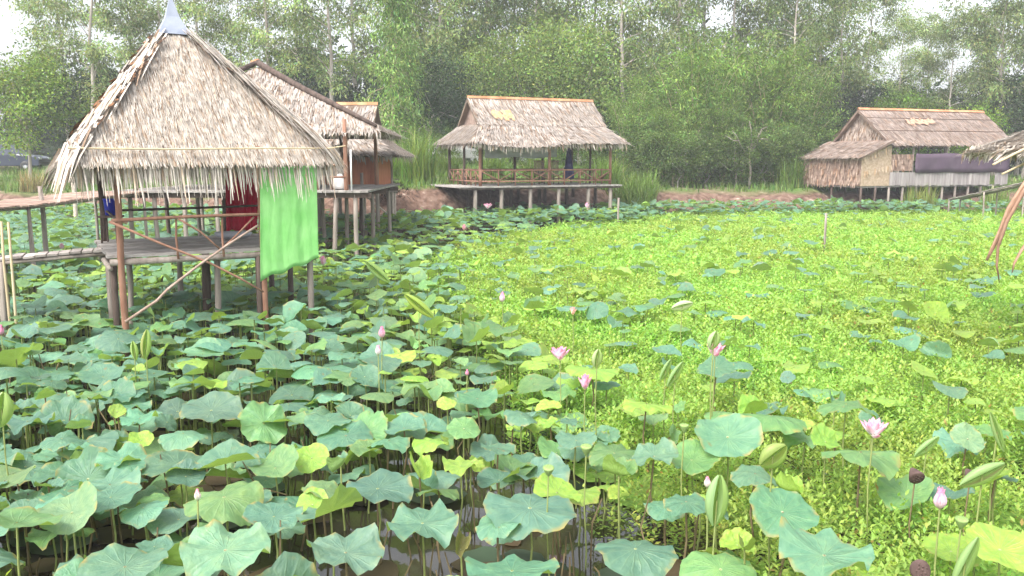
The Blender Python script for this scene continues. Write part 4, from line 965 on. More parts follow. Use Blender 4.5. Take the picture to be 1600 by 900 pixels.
grass_clump('grass tuft on the bank under the gangplank at far right', tuple(V2(*spot(1560, 42.4)[:2], .6)), 260, .7, .9, .035, (.18, .25, .06), 6, .3)
grass_clump('dry orange-brown grass tuft by the trunk of the bright tree below the dark blue car', spot(47, 43.5), 260, .6, 1.1, .03, (.25, .20, .09), 7, .4)
r = np.random.default_rng(8); n = 30000; x = r.uniform(-34, 34, n); y = edge(x) + 1.6 + r.random(n) ** 1.3 * 16; z = ground_z(x, y)
keep = (np.sin(x * .9) * np.sin(y * .8 + 1) + r.normal(0, .5, n) > -.45) | (x < -3); x, y, z = x[keep], y[keep], z[keep]
V, Fq, t = blades(r, np.stack([x, y, z - .03], 1), .42, .05, (.12, .19, .045), .35, 2)
kind(link('bank_grass', np_mesh('bank_grass', V, Fq, M['grass'], t)), 'stuff')
r = np.random.default_rng(18); V, Fq, t = clumps_to_leaves(r, np.concatenate([dep(598, 294, 33.5)[:] + r.normal(0, .3, (26, 3)) * np.array([1, .6, .45]) for _ in range(1)]), .16, 40, .25, .03, (.035, .026, .02), .1)
tag(link('brush_heap', np_mesh('brush_heap', V, Fq, M['grass'], t)), 'dark heap of cut brush at the bank edge right of the orange-walled hut', 'brush heap')

# ------------------------------------------------------------------ lotus leaves
TEAL = (.118, .238, .155); MID = (.15, .28, .11); YEL = (.27, .42, .07); LITE = (.19, .33, .18)
def blade_geo(seed, nr, na, style='flat'):
    r = random.Random(seed); ph = [r.uniform(0, 6.283) for _ in range(6)]; amp = r.uniform(.03, .085); k = r.choice((5, 6, 7, 8)); V = [(0, 0, -.03)]; UV = [(0, 0)]
    dish = {'flat': r.uniform(-.05, .08), 'cup': r.uniform(.15, .3), 'droop': r.uniform(-.32, -.16), 'fold': .08, 'half': .05, 'wavy': r.uniform(-.12, .05)}[style]
    if style == 'wavy': amp *= 2.2
    fold = {'fold': r.uniform(.9, 1.5), 'half': r.uniform(.45, .7)}.get(style, r.uniform(-.12, .18)); fa = r.uniform(0, 6.283)
    for i in range(1, nr + 1):
        t = (i / nr) ** .9
        for j in range(na):
            a = 6.283185 * j / na; R = t * (1 + .035 * math.sin(2 * a + ph[0]) + .03 * math.sin(3 * a + ph[1]) + .022 * t * math.sin(9 * a + ph[2]))
            x, y = R * math.cos(a), R * math.sin(a)
            z = dish * t * t - .03 * (1 - t) ** 2 + amp * t ** 2.2 * math.sin(k * a + ph[3]) + amp * .6 * t ** 3 * math.sin((2 * k + 1) * a + ph[4]) + .12 * t * t * math.sin(2 * a + ph[5]) + .07 * t * t * math.sin(3 * a + ph[0]) + .008 * math.cos(20 * a) * t * (1 - t) * 3
            u_, v_ = x * math.cos(fa) + y * math.sin(fa), -x * math.sin(fa) + y * math.cos(fa)
            if abs(fold) > .2:                                     # bend both halves (or one) up about the fold line
                au = abs(u_); ang = fold * min(1, au / .6 + .15) * (1 if style == 'fold' or u_ > 0 else .1); s_ = 1 if u_ > 0 else -1
                u2 = s_ * au * math.cos(ang * .8); z += au * math.sin(ang * .8); u_ = u2
            else: z += fold * u_ * u_
            V.append((u_ * math.cos(fa) - v_ * math.sin(fa), u_ * math.sin(fa) + v_ * math.cos(fa), z)); UV.append((t * math.cos(a), t * math.sin(a)))
    Fq = []
    for j in range(na): Fq.append((0, 1 + j, 1 + (j + 1) % na, 1 + (j + 1) % na))
    for i in range(nr - 1):
        for j in range(na): Fq.append((1 + i * na + j, 1 + (i + 1) * na + j, 1 + (i + 1) * na + (j + 1) % na, 1 + i * na + (j + 1) % na))
    return np.array(V), Fq, np.array(UV)
def blade_mesh(seed, nr, na, style, m):
    V, Fq, UV = blade_geo(seed, nr, na, style); me = bpy.data.meshes.new('blade')
    me.from_pydata([tuple(v) for v in V], [], [f[:3] if f[2] == f[3] else f for f in Fq]); me.update()
    l = me.uv_layers.new(name='uv')
    idx = np.zeros(len(me.loops), np.int32); me.loops.foreach_get('vertex_index', idx); l.data.foreach_set('uv', UV[idx].astype(np.float32).ravel())
    me.polygons.foreach_set('use_smooth', [True] * len(me.polygons)); me.materials.append(m); return me
STY = ['flat'] * 6 + ['wavy'] * 4 + ['cup'] * 3 + ['droop'] * 5 + ['half'] * 3 + ['fold'] * 3
BL = [(s, blade_mesh(100 + i, 9, 40, s, M['lotus'])) for i, s in enumerate(STY)]
mb = MB(); mb.tube([(0, 0, -1), (.015, .01, -.6), (-.012, .008, -.3), (0, 0, 0)], [.009, .008, .007, .0065], 5, cap=False); STALK = mb.mesh('stalk', M['stalk'], True)
mb = MB(); mb.tube([(0, 0, -1), (.02, -.01, -.6), (-.02, .008, -.3), (0, 0, 0)], [.010, .009, .008, .007], 5, cap=False); STALK2 = mb.mesh('stalk', M['stalk_brown'], True)
def lotus_leaf(p, dia, col, style, tilt, az, label, group=None, rnd=random, cat='lotus leaf', spin=None):
    """p is the leaf's middle; tilt leans its face towards azimuth az"""
    t = thing('lotus_leaf', label, cat, (p[0], p[1], 0), 0, group)
    me = rnd.choice([m_ for s, m_ in BL if s == style]); b = link('blade', me, t); b.location = (0, 0, p[2]); b.scale = (dia / 2,) * 3
    q = Quaternion((-math.sin(az), math.cos(az), 0), tilt) @ Quaternion((0, 0, 1), rnd.uniform(0, 6.28) if spin is None else spin)
    b.rotation_mode = 'QUATERNION'; b.rotation_quaternion = q; b.color = (*col, 1)
    s = link('stalk', STALK if rnd.random() < .7 else STALK2, t); s.location = (0, 0, p[2] - .008 * dia); s.scale = (1, 1, p[2] + .3); s.rotation_euler = (0, 0, rnd.uniform(0, 6.28)); return t
def jit(c, r, a=.14): g = math.exp(r.gauss(0, a)); return tuple(min(.8, x * g * math.exp(r.gauss(0, .05))) for x in c)
CAMAZ = -math.pi / 2                                            # towards the walkway the photograph was taken from
HERO = [  # pixel, width, colour, style, tilt deg, azimuth offset deg, height, label
 (352, 858, 132, LITE, 'wavy', 14, 15, .85, 'very large pale green lotus leaf with wavy rim, tilted forward at the bottom left'),
 (195, 884, 122, TEAL, 'flat', 4, 0, .8, 'large blue-green lotus leaf cut by the bottom edge, left of the very large pale one'),
 (487, 715, 57, YEL, 'flat', 38, 5, .72, 'small round yellow-green lotus leaf facing the viewer, upper one of a pair'),
 (488, 788, 57, YEL, 'flat', 32, -15, .66, 'small round yellow-green lotus leaf facing the viewer, lower one of a pair'),
 (1137, 682, 108, TEAL, 'flat', 25, -10, .95, 'broad blue-green lotus leaf tilted forward in front of the weed, below the pink open flower'),
 (1223, 799, 107, TEAL, 'flat', 25, 10, .9, 'oval blue-green lotus leaf tilted forward above the large wavy one'),
 (1288, 866, 146, TEAL, 'wavy', 3, 20, .85, 'largest wavy blue-green lotus leaf at the bottom right'),
 (1180, 739, 82, TEAL, 'droop', 4, 60, .9, 'blue-green lotus leaf with dipping right edge under the broad tilted one'),
 (1072, 783, 78, TEAL, 'droop', 3, 0, .85, 'blue-green lotus leaf left of the pale drooping furled leaf'),
 (1562, 858, 98, YEL, 'half', 22, -40, .8, 'bright yellow-green lotus leaf half folded, at the bottom right corner'),
 (1512, 685, 50, LITE, 'flat', 36, 0, .75, 'small round green lotus leaf with yellow rim standing alone in the weed'),
 (1322, 630, 92, MID, 'droop', 6, 170, 1.2, 'green drooping lotus leaf showing its underside above the open pink flower'),
 (1345, 705, 118, MID, 'droop', 8, 150, 1.0, 'wide green lotus leaf behind the stalk of the rightmost open flower'),
 (1205, 648, 112, MID, 'droop', 10, 160, 1.05, 'shaded green lotus leaf seen from below behind the broad tilted blue-green one'),
 (828, 792, 152, TEAL, 'wavy', 6, 40, .82, 'long blue-green lotus leaf lying tilted across the open water'),
 (660, 816, 122, TEAL, 'wavy', 3, -20, .72, 'wavy blue-green lotus leaf left of the long tilted one over the water'),
 (540, 862, 122, TEAL, 'wavy', 10, 70, .75, 'blue-green lotus leaf near the bottom, its tip lifted to the right'),
 (725, 669, 58, MID, 'flat', 22, 10, .75, 'deep green oval lotus leaf above the open water'),
 (746, 622, 70, TEAL, 'flat', 10, 0, .85, 'blue-green lotus leaf behind the deep green oval one'),
 (815, 646, 60, TEAL, 'droop', 14, 70, .8, 'blue-green lotus leaf bent down to a point at the edge of the weed'),
 (631, 668, 72, TEAL, 'flat', 8, -30, .7, 'blue-green lotus leaf left of the deep green oval one'),
 (570, 588, 52, TEAL, 'flat', 34, 30, .8, 'blue-green lotus leaf standing steeply below the pink bud pair'),
 (1022, 712, 80, TEAL, 'wavy', 14, -60, .9, 'ruffled blue-green lotus leaf before the weed, right of the water'),
 (967, 742, 66, MID, 'fold', 10, 160, .78, 'folded green lotus leaf showing its pale underside beside the ruffled one'),
 (993, 856, 132, TEAL, 'droop', 5, 50, .75, 'large blue-green lotus leaf over the water at the bottom, right of the centre'),
 (800, 890, 152, TEAL, 'wavy', 9, 180, .72, 'large blue-green lotus leaf cut by the bottom edge at the centre'),
 (590, 762, 120, TEAL, 'wavy', 3, 0, .7, 'blue-green lotus leaf right of the lower round yellow-green one'),
 (428, 806, 92, TEAL, 'flat', 9, 40, .72, 'blue-green lotus leaf left of the lower round yellow-green one'),
 (352, 722, 100, TEAL, 'half', 14, -30, .75, 'half folded blue-green lotus leaf over the muddy gap on the left'),
 (330, 640, 100, TEAL, 'flat', 12, 20, .78, 'wide blue-green lotus leaf above the muddy gap on the left'),
 (112, 800, 92, LITE, 'half', 20, 10, .85, 'creased pale green lotus leaf near the left edge'),
 (26, 815, 120, MID, 'half', 34, 150, .95, 'big curled lotus leaf showing dark green underside at the left edge'),
 (685, 764, 78, MID, 'droop', 20, 170, .6, 'pale-backed drooping lotus leaf over the water, left of the long tilted one'),
 (1120, 574, 62, TEAL, 'flat', 20, -15, 1.0, 'blue-green lotus leaf below the open pink flower standing in the weed'),
 (290, 744, 62, TEAL, 'flat', 20, 30, .7, 'small blue-green lotus leaf in the muddy gap on the left'),
 (720, 858, 56, (.22, .20, .06), 'fold', 20, 40, .5, 'withered half brown lotus leaf folded lengthwise over the water'),
 (1118, 862, 56, (.36, .42, .13), 'droop', 38, 165, .62, 'pale yellow hanging lotus leaf at the bottom, left half of a pair'),
 (1163, 858, 42, (.34, .42, .13), 'fold', 34, 140, .64, 'pale yellow hanging lotus leaf at the bottom, right half of a pair'),
 (220, 688, 40, YEL, 'half', 26, 60, .72, 'small bright yellow-green lotus leaf tilted in the left leaf carpet'),
 (183, 643, 28, YEL, 'half', 30, 30, .82, 'tiny yellow-green lotus leaf with two lobes in the left leaf carpet'),
 (655, 740, 70, YEL, 'fold', 10, 60, .72, 'bright yellow-green lotus leaf folded to a blade above the pale-backed one'),
 (900, 687, 70, TEAL, 'flat', 6, 0, .8, 'flat blue-green lotus leaf before the stalk of the half-open flower'),
 (350, 775, 120, MID, 'droop', 10, 20, .78, 'long green lotus leaf with yellow-green hem behind the very large pale one'),
 (925, 575, 90, YEL, 'droop', 8, 150, .95, 'yellow-green lotus leaf spread flat behind the half-open flower'),
 (1010, 630, 85, YEL, 'droop', 8, 150, .95, 'yellow-green lotus leaf in the weed seen nearly edge-on, right of the half-open flower'),
 (1230, 768, 60, YEL, 'fold', 20, 120, .85, 'yellow-green folded lotus leaf behind the oval blue-green one'),
 (1290, 690, 60, YEL, 'half', 24, 60, .95, 'yellow-green lotus leaf standing upright in the weed left of the open flower'),
]
r_ = random.Random(77); placed = []; hero_n = 0
for px, py, wd, col, sty, ti, az, h, lb in HERO:
    h *= .72; p = at(px, py, h); dist = (p - V2(0, 0, EYE)).length; dia = wd * dist / F * .9
    lotus_leaf(p, dia, jit(col, r_, .06), sty, rad(ti), CAMAZ + rad(az), lb, None, r_); placed.append((p.x, p.y, dia / 2, p.z)); hero_n += 1
# the rest: a scatter over the pond, denser left and along the far bank, thin over the weed
def weed_edge(y): return np.interp(y, [3, 4.6, 5.4, 6.5, 7.7, 10, 14, 20, 26, 31, 35, 40], [2.4, 1.7, 1.35, 1.0, .45, .0, -1.2, -2.2, -1.2, .8, 3.2, 8])
def water_gap(x, y):
    return ((((x + .1) / 1.15) ** 2 + ((y - 5.1) / 1.25) ** 2 < 1) or (((x + 1.05) / .5) ** 2 + ((y - 6.1) / .35) ** 2 < 1) or (((x + 2.15) / .5) ** 2 + ((y - 6.9) / .7) ** 2 < 1))
cand = []; tries = 0; cell = {}
def open_water(x, y): return ((x + .1) / 1.7) ** 2 + ((y - 7.1) / 1.5) ** 2 < 1 or ((x + 1.7) / .7) ** 2 + ((y - 8.6) / .7) ** 2 < 1
def free(x, y, d):
    k = (int(x // .6), int(y // .6))
    for i in (-1, 0, 1):
        for j in (-1, 0, 1):
            for (a, b, e) in cell.get((k[0] + i, k[1] + j), ()):
                if (a - x) ** 2 + (b - y) ** 2 < (e + d) ** 2: return False
    return True
for a in placed: cell.setdefault((int(a[0] // .6), int(a[1] // .6)), []).append((a[0], a[1], a[2] * .62))
for a in placed:                                                 # leaves grow apart: keep the near side of these open too
    cell.setdefault((int(a[0] // .6), int((a[1] - a[2] * 1.3) // .6)), []).append((a[0], a[1] - a[2] * 1.3, a[2] * .7))
HUTS = ((-6.75, -3.0, 11.2, 15.2),)
def scatter(n, y0, y1, pw):
    for _ in range(n):
        y = y0 + (y1 - y0) * r_.random() ** pw; xm = y * .64 + .6; x = r_.uniform(-xm - 1.5, xm + 2.5)
        if y > edge(x) - .05: continue
        we = float(weed_edge(y)); inweed = x > we + r_.gauss(0, .35); far = edge(x) - y < (6.5 if -5 < x < 5.5 else 3.5)
        if inweed and not far:
            if r_.random() > (.05 if y < 8 else .04 if y < 13 else .09 if x < we + 3 else .03): continue
        if inweed and not far and y > 13 and x < we + 2.5 and r_.random() > .8: continue
        if far and inweed and edge(x) - y > 3.0 and not -5 < x < 5.5 and r_.random() > .4: continue
        if y < 8 and water_gap(x, y) and r_.random() > .12: continue
        dia = r_.choice((.20, .28, .34, .38, .42, .46)) * r_.uniform(.9, 1.12)
        if inweed: dia *= .85
        gap = dia * (.23 if not inweed else .28)
        if not free(x, y, gap): continue
        cell.setdefault((int(x // .6), int(y // .6)), []).append((x, y, gap))
        h = (r_.uniform(.20, .58) + (.12 * r_.random() if y > 8 else 0) if not inweed else r_.uniform(.36, .62 if y < 8 else .52))
        if far: h = r_.uniform(.42, .85); dia *= 1.1
        if y < 4.6: h = min(h, .8)
        cand.append((x, y, h, dia, inweed, far))
scatter(5200, 3.5, 9, .75); scatter(14000, 9, 20, .8); scatter(24000, 20, 43.5, .8); scatter(9000, 32, 43.5, .7)
cand.sort(key=lambda c: c[1])
vis = []
for c in cand:
    px, py = proj((c[0], c[1], c[2])); vis.append(-60 < px < 1660 and py < 960)
def leaf_label(ck, inweed, sty, dia, x, y, h):
    px, py = proj((x, y, h))
    size = 'small' if dia < .33 else 'large' if dia > .45 else 'medium'
    colr = {'T': 'blue-green', 'M': 'fresh green', 'Y': 'yellow-green'}[ck]; form = {'fold': 'folded', 'half': 'creased', 'droop': 'drooping', 'wavy': 'wavy', 'flat': 'flat', 'cup': 'cupped'}[sty]
    if inweed: place = 'in the weed at the right edge' if px > 1330 else 'in the weed among the open flowers' if py < 660 else 'in the weed near the bottom right'
    else: place = 'by the near hut posts' if py < 540 and px < 520 else 'at the left edge of the carpet' if px < 220 else 'left of the round yellow-green pair' if px < 460 else 'around the pink bud pair' if py < 650 and px < 760 else 'beside the open water' if py > 650 else 'on the border of the weed'
    return f'{size} {form} {colr} lotus leaf {place}'
LOW = [(s, blade_geo(300 + i, 4, 16, s)) for i, s in enumerate(['flat'] * 4 + ['wavy'] * 4 + ['cup'] * 2 + ['droop'] * 4 + ['half'] * 3 + ['fold'] * 2)]
we_ = lambda yy: float(weed_edge(yy))
MV, MF, MU, MT, SV, SF = [], [], [], [], [], []; nv = ns = 0; count = hero_n
for c, ok in zip(cand, vis):
    x, y, h, dia, inweed, far = c
    u_ = r_.random(); midl = (-9 < x < 0 and 14 < y < 30) or (x > we_(y) - 1.6 and y < 14)
    if inweed and not far: ck = 'T' if u_ < .42 else 'M' if u_ < .66 else 'Y'
    elif midl: ck = 'T' if u_ < .28 else 'M' if u_ < .62 else 'Y'
    else: ck = 'T' if u_ < .72 else 'M' if u_ < .965 else 'Y'
    if ck == 'Y' and not inweed: dia *= .72
    col = jit({'T': TEAL, 'M': MID, 'Y': YEL}[ck], r_); tilt = abs(r_.gauss(0, 8)) + 1; az = r_.uniform(0, 6.283)
    if r_.random() < .1: az = CAMAZ + r_.gauss(0, .8)
    sty = r_.choice(('flat', 'flat', 'wavy', 'wavy', 'wavy', 'wavy', 'droop', 'droop', 'droop', 'droop', 'half', 'half', 'fold'))
    if r_.random() < .05: tilt += 30
    if count < 300 and ok:
        count += 1; lotus_leaf((x, y, h), dia, col, sty, rad(tilt), az, leaf_label(ck, inweed, sty, dia, x, y, h), {0: 'lotus leaves of the left carpet', 1: 'lotus leaves over the right-hand weed'}[int(inweed)], r_); placed.append((x, y, dia / 2, h)); continue
    gv, gf, gu = r_.choice([g for s, g in LOW if s == sty])
    q = Quaternion((-math.sin(az), math.cos(az), 0), rad(tilt)) @ Quaternion((0, 0, 1), r_.uniform(0, 6.28))
    Rm = np.array(q.to_matrix()); MV.append(gv @ Rm.T * (dia / 2) + np.array([x, y, h])); MF.append(np.array(gf) + nv); MU.append(gu); MT.append(np.tile(col, (len(gf), 1))); nv += len(gv)
    if y < 22:
        for k in range(3): a = k * 2.094; SV += [(x + .011 * math.cos(a), y + .011 * math.sin(a), -.1), (x + .008 * math.cos(a), y + .008 * math.sin(a), h)]
        SF += [(ns, ns + 2, ns + 3, ns + 1), (ns + 2, ns + 4, ns + 5, ns + 3), (ns + 4, ns, ns + 1, ns + 5)]; ns += 6
# split the fan triangles (stored as degenerate quads) from the quads
MVa, MFa, MUa, MTa = np.concatenate(MV), np.concatenate(MF), np.concatenate(MU), np.concatenate(MT)
me = bpy.data.meshes.new('lotus_leaf_carpet'); tri = MFa[:, 2] == MFa[:, 3]
SV = np.array(SV); allV = np.concatenate([MVa, SV]); SFa = np.array(SF) + len(MVa)
faces = [tuple(f[:3]) for f in MFa[tri]] + [tuple(f) for f in MFa[~tri]] + [tuple(f) for f in SFa]
me.from_pydata(allV.tolist(), [], [list(map(int, f)) for f in faces]); me.update()
a_ = me.attributes.new('tint', 'FLOAT_COLOR', 'FACE'); ta = np.concatenate([MTa[tri], MTa[~tri], np.tile((.2, .25, .08), (len(SFa), 1))]); a_.data.foreach_set('color', np.concatenate([ta, np.ones((len(ta), 1))], 1).astype(np.float32).ravel())
l = me.uv_layers.new(name='uv'); idx = np.zeros(len(me.loops), np.int32); me.loops.foreach_get('vertex_index', idx)
l.data.foreach_set('uv', np.concatenate([MUa, np.full((len(SV), 2), .5)])[idx].astype(np.float32).ravel())
me.polygons.foreach_set('use_smooth', [True] * len(me.polygons)); me.materials.append(M['lotus_mass']); me.materials.append(M['stalk'])
mi = np.zeros(len(faces), np.int32); mi[len(MFa):] = 1; me.polygons.foreach_set('material_index', mi)
kind(link('lotus_leaf_carpet', me), 'stuff')
print('LOTUS individuals', count, 'mass', len(MV))

# old brown stalks, dead pads and leaf litter on the water: one loose mass
r = np.random.default_rng(21); V, Fq, T, Uv = [], [], [], []; nn = 0
for k in range(620):
    y = 3.3 + 12 * r.random() ** 1.3; xm = y * .64; x = r.uniform(-xm, min(xm, float(weed_edge(y)) + .5)); R = r.uniform(.06, .24); na = 12
    if open_water(x, y) and r.random() < .8: continue
    c = [(.06, .085, .055), (.085, .065, .035), (.05, .04, .028), (.12, .085, .05), (.075, .115, .07)][r.integers(5)]
    ph = r.uniform(0, 6.28); z = .004 + .0002 * k / 4; ti = r.normal(0, .05, 2)
    ring = [(x + R * (1 + .12 * math.sin(3 * a + ph)) * math.cos(a), y + R * math.sin(a), z + abs(R * (math.cos(a) * ti[0] + math.sin(a) * ti[1])) + .01 * abs(math.sin(2 * a + ph))) for a in np.linspace(0, 6.283, na, endpoint=False)]
    V += [(x, y, z)] + ring
    for j in range(0, na, 2): Fq.append((nn, nn + 1 + j, nn + 1 + (j + 1) % na, nn + 1 + (j + 2) % na)); T.append(c)
    nn += na + 1
kind(link('floating_leaves', np_mesh('floating_leaves', V, Fq, M['weed'], np.array(T))), 'stuff')
mb = MB(); random.seed(9)
for k in range(330):
    y = 3.4 + 7.5 * random.random() ** 1.2; x = random.uniform(-y * .62, min(y * .62, float(weed_edge(y)) + .4)); h = random.uniform(.12, .6); a, b = random.gauss(0, .1), random.gauss(0, .1)
    if open_water(x, y) and random.random() < .7: continue
    kx, ky = random.gauss(0, .12), random.gauss(0, .12); P = [(x, y, -.1), (x + a * h, y + b * h, h * .6), (x + a * h + (kx if random.random() < .35 else a * .3), y + b * h + ky * .3, h * random.choice((1, .7, .9)))]
    mb.tube(P, [.008, .007, .005], 4, cap=False)
kind(mb.build('old_stalks', M['stalk_brown']), 'stuff')

# ------------------------------------------------------------------ bright water weed
def weed():
    r = np.random.default_rng(33); Vs, Fs, Ts = [], [], []; off = 0
    for y0, y1, dens, per, L, W in ((3.5, 7.5, 320, 15, .046, .021), (7.5, 12, 300, 14, .050, .025), (12, 20, 190, 12, .062, .035), (20, 43, 75, 11, .09, .052)):
        area = (y1 - y0) * (2 * .66 * (y0 + y1) / 2 + 3); n = int(area * dens)
        y = r.uniform(y0, y1, n); x = r.uniform(0, 1, n) * (2 * (y * .64 + .4) + 3) - (y * .64 + .4)
        clump = np.sin(x * 3.1 + 1.2 * np.sin(y * 2.3)) * np.sin(y * 2.7 + np.sin(x * 1.9))
        keep = (x > weed_edge(y) + .35 * np.sin(y * 4) + r.normal(0, .22, n)) & (y < edge(x) - .25)
        hole = (np.sin(x * 1.7 + 3) * np.sin(y * 1.9 + x) > .93); keep &= ~(hole & (r.random(n) < .85))
        keep |= (y < 7.5) & (x < -2.3) & (y > 3.4) & (y < 4.6) & (r.random(n) < .35) & (x < -1.9)
        x, y, clump = x[keep], y[keep], clump[keep]; n = len(x)
        H = np.clip(.30 + .10 * clump + r.normal(0, .05, n), .06, .5)
        i = np.repeat(np.arange(n), per); s = np.tile((np.arange(per) + .5) / per, n) ; az = np.tile(np.arange(per) * 2.4, n) + np.repeat(r.uniform(0, 6.28, n), per)
        lean = r.normal(0, .35, (n, 2)); z = .02 + H[i] * s
        P = np.stack([x[i] + lean[i, 0] * z, y[i] + lean[i, 1] * z, z], 1)
        el = .10 + .7 * s ** 2 + r.normal(0, .2, len(i)); A = np.stack([np.cos(az) * np.cos(el), np.sin(az) * np.cos(el), np.sin(el)], 1)
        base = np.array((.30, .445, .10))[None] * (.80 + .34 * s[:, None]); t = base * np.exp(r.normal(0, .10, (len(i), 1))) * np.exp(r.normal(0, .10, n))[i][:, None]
        patch = (np.sin(x * .8 + 1.3 * np.sin(y * .5)) * np.sin(y * .62 + np.sin(x * .45)) + .35 * np.sin(x * 2.2 + y * 1.4))[i][:, None]
        t = t * (1 + .10 * patch) * np.where(r.random((len(i), 1)) < .012, np.array([[.9, .45, .6]]), np.array([[1., 1., 1.]])); t[:, 0] *= 1 - .10 * patch[:, 0]
        t[:, 0] *= np.exp(r.normal(0, .10, n))[i]
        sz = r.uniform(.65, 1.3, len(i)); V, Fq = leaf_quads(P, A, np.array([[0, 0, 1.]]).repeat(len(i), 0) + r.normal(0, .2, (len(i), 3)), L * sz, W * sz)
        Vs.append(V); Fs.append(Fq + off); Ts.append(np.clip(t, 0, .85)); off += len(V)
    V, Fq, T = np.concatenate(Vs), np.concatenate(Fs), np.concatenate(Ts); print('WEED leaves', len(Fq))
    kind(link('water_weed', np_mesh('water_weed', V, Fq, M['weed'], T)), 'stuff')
weed()
# film of duckweed under the weed, broken by open water
m, nt, b = mat('duckweed_film', .7, .2); n = noise(nt, 2.4, 6); n2 = noise(nt, 30, 3)
rm = ramp(nt, n2.outputs[0], [(.35, (.15, .26, .05)), (.65, (.26, .42, .085))]); nt.links.new(rm.outputs[0], b.inputs['Base Color'])
V, Fq = [], []; rg = np.random.default_rng(5); nn = 0
for y in np.arange(4.2, 43, .5):
    we = float(weed_edge(y)) + .25
    for x in np.arange(we, y * .64 + 4.5, .5):
        if y > edge(x) - .4: continue
        if y < 14 and rg.random() < .12: continue
        na = 9; c = (x + rg.normal(0, .1), y + rg.normal(0, .1)); R = rg.uniform(.26, .42); z = .012 + .003 * rg.random() + .001 * (nn % 7)
        V += [(c[0] + R * rg.uniform(.75, 1.15) * math.cos(a), c[1] + R * rg.uniform(.75, 1.15) * math.sin(a), z) for a in np.linspace(0, 6.283, na, endpoint=False)]
        Fq.append(tuple(range(nn, nn + na))); nn += na
me = bpy.data.meshes.new('duckweed'); me.from_pydata(V, [], Fq); me.materials.append(m); kind(link('duckweed', me), 'stuff')

# ------------------------------------------------------------------ flowers, buds, pods, furled leaves
def petal_geo(L, W, cup, openang, az, r0=.0, n=7, mcols=5):
    V, UV, Fq = [], [], []
    for i in range(n + 1):
        s = i / n; wd = W * (math.sin(math.pi * min(1, s * .93 + .06) ** .85)) * (1.0) if 0 < s < 1 else (W * .22 if s == 0 else .003)
        ang = openang * (1 - .38 * s)                              # angle from vertical; petals curve inwards
        for j in range(mcols):
            q = (j / (mcols - 1) - .5) * 2; x = r0 + L * s * math.sin(openang * (1 - .3 * s)); z = L * s * math.cos(openang * (1 - .3 * s))
            inn = cup * (q * q) * wd
            x2, y2, z2 = x - inn * math.cos(openang), q * wd * .5, z + inn * math.sin(openang)
            V.append((x2 * math.cos(az) - y2 * math.sin(az), x2 * math.sin(az) + y2 * math.cos(az), z2)); UV.append((q, s))
    for i in range(n):
        for j in range(mcols - 1): a = i * mcols + j; Fq.append((a, a + 1, a + mcols + 1, a + mcols))
    return V, UV, Fq
def flower(label, px, py, h, size, form, col=(1, 1, 1), seed=0, zbase=None):
    """form: bud, half, open; size is the height of the bloom in metres"""
    h *= .84; r = random.Random(seed); p = at(px, py, h); big = {'bud': 'lotus_bud', 'half': 'lotus_flower', 'open': 'lotus_flower'}[form]
    t = thing(big, label, 'lotus bud' if form == 'bud' else 'lotus flower', (p.x, p.y, 0)); V, UV, Fq = [], [], []; n = 0
    rings = {'bud': [(5, .06, 1.0, .52), (5, .14, .95, .5), (3, .24, .8, .45)], 'half': [(5, .10, 1, .5), (5, .3, .98, .52), (4, .62, .9, .5), (2, 1.25, .75, .45)], 'open': [(5, .32, .85, .46), (6, .72, 1.0, .50), (5, 1.08, 1.05, .50), (2, 1.6, .95, .42)]}[form]
    for k, (m_, ang, ls, ws) in enumerate(rings):
        for i in range(m_):
            a = 6.283 * (i + .5 * k) / m_ + r.gauss(0, .12); v, u_, f = petal_geo(size * ls * r.uniform(.92, 1.06), size * ws * r.uniform(.9, 1.1), .34, max(.03, ang + r.gauss(0, .07 if form != 'bud' else .02)), a, size * .05)
            V += v; UV += u_; Fq += [tuple(n + x for x in q) for q in f]; n += len(v)
    pt = link('petals', np_mesh('petals', V, np.array(Fq), M['petal'], uv=np.array(UV), smooth=True), t); pt.location = (0, 0, h); pt.color = (*col, 1)
    md = pt.modifiers.new('t', 'SOLIDIFY'); md.thickness = .0012
    if form != 'bud':
        mb = MB(); mb.lathe([(0, -.01), (size * .07, 0), (size * .17, size * .2), (size * .165, size * .23), (0, size * .235)], n=12); o = mb.build('seed_head', M['yellow'], t, True); o.location = (0, 0, h)
    s = link('stalk', STALK, t); s.location = (0, 0, h + .005); s.scale = (.8, .8, h + .3); s.rotation_euler = (0, 0, r.uniform(0, 6)); return t
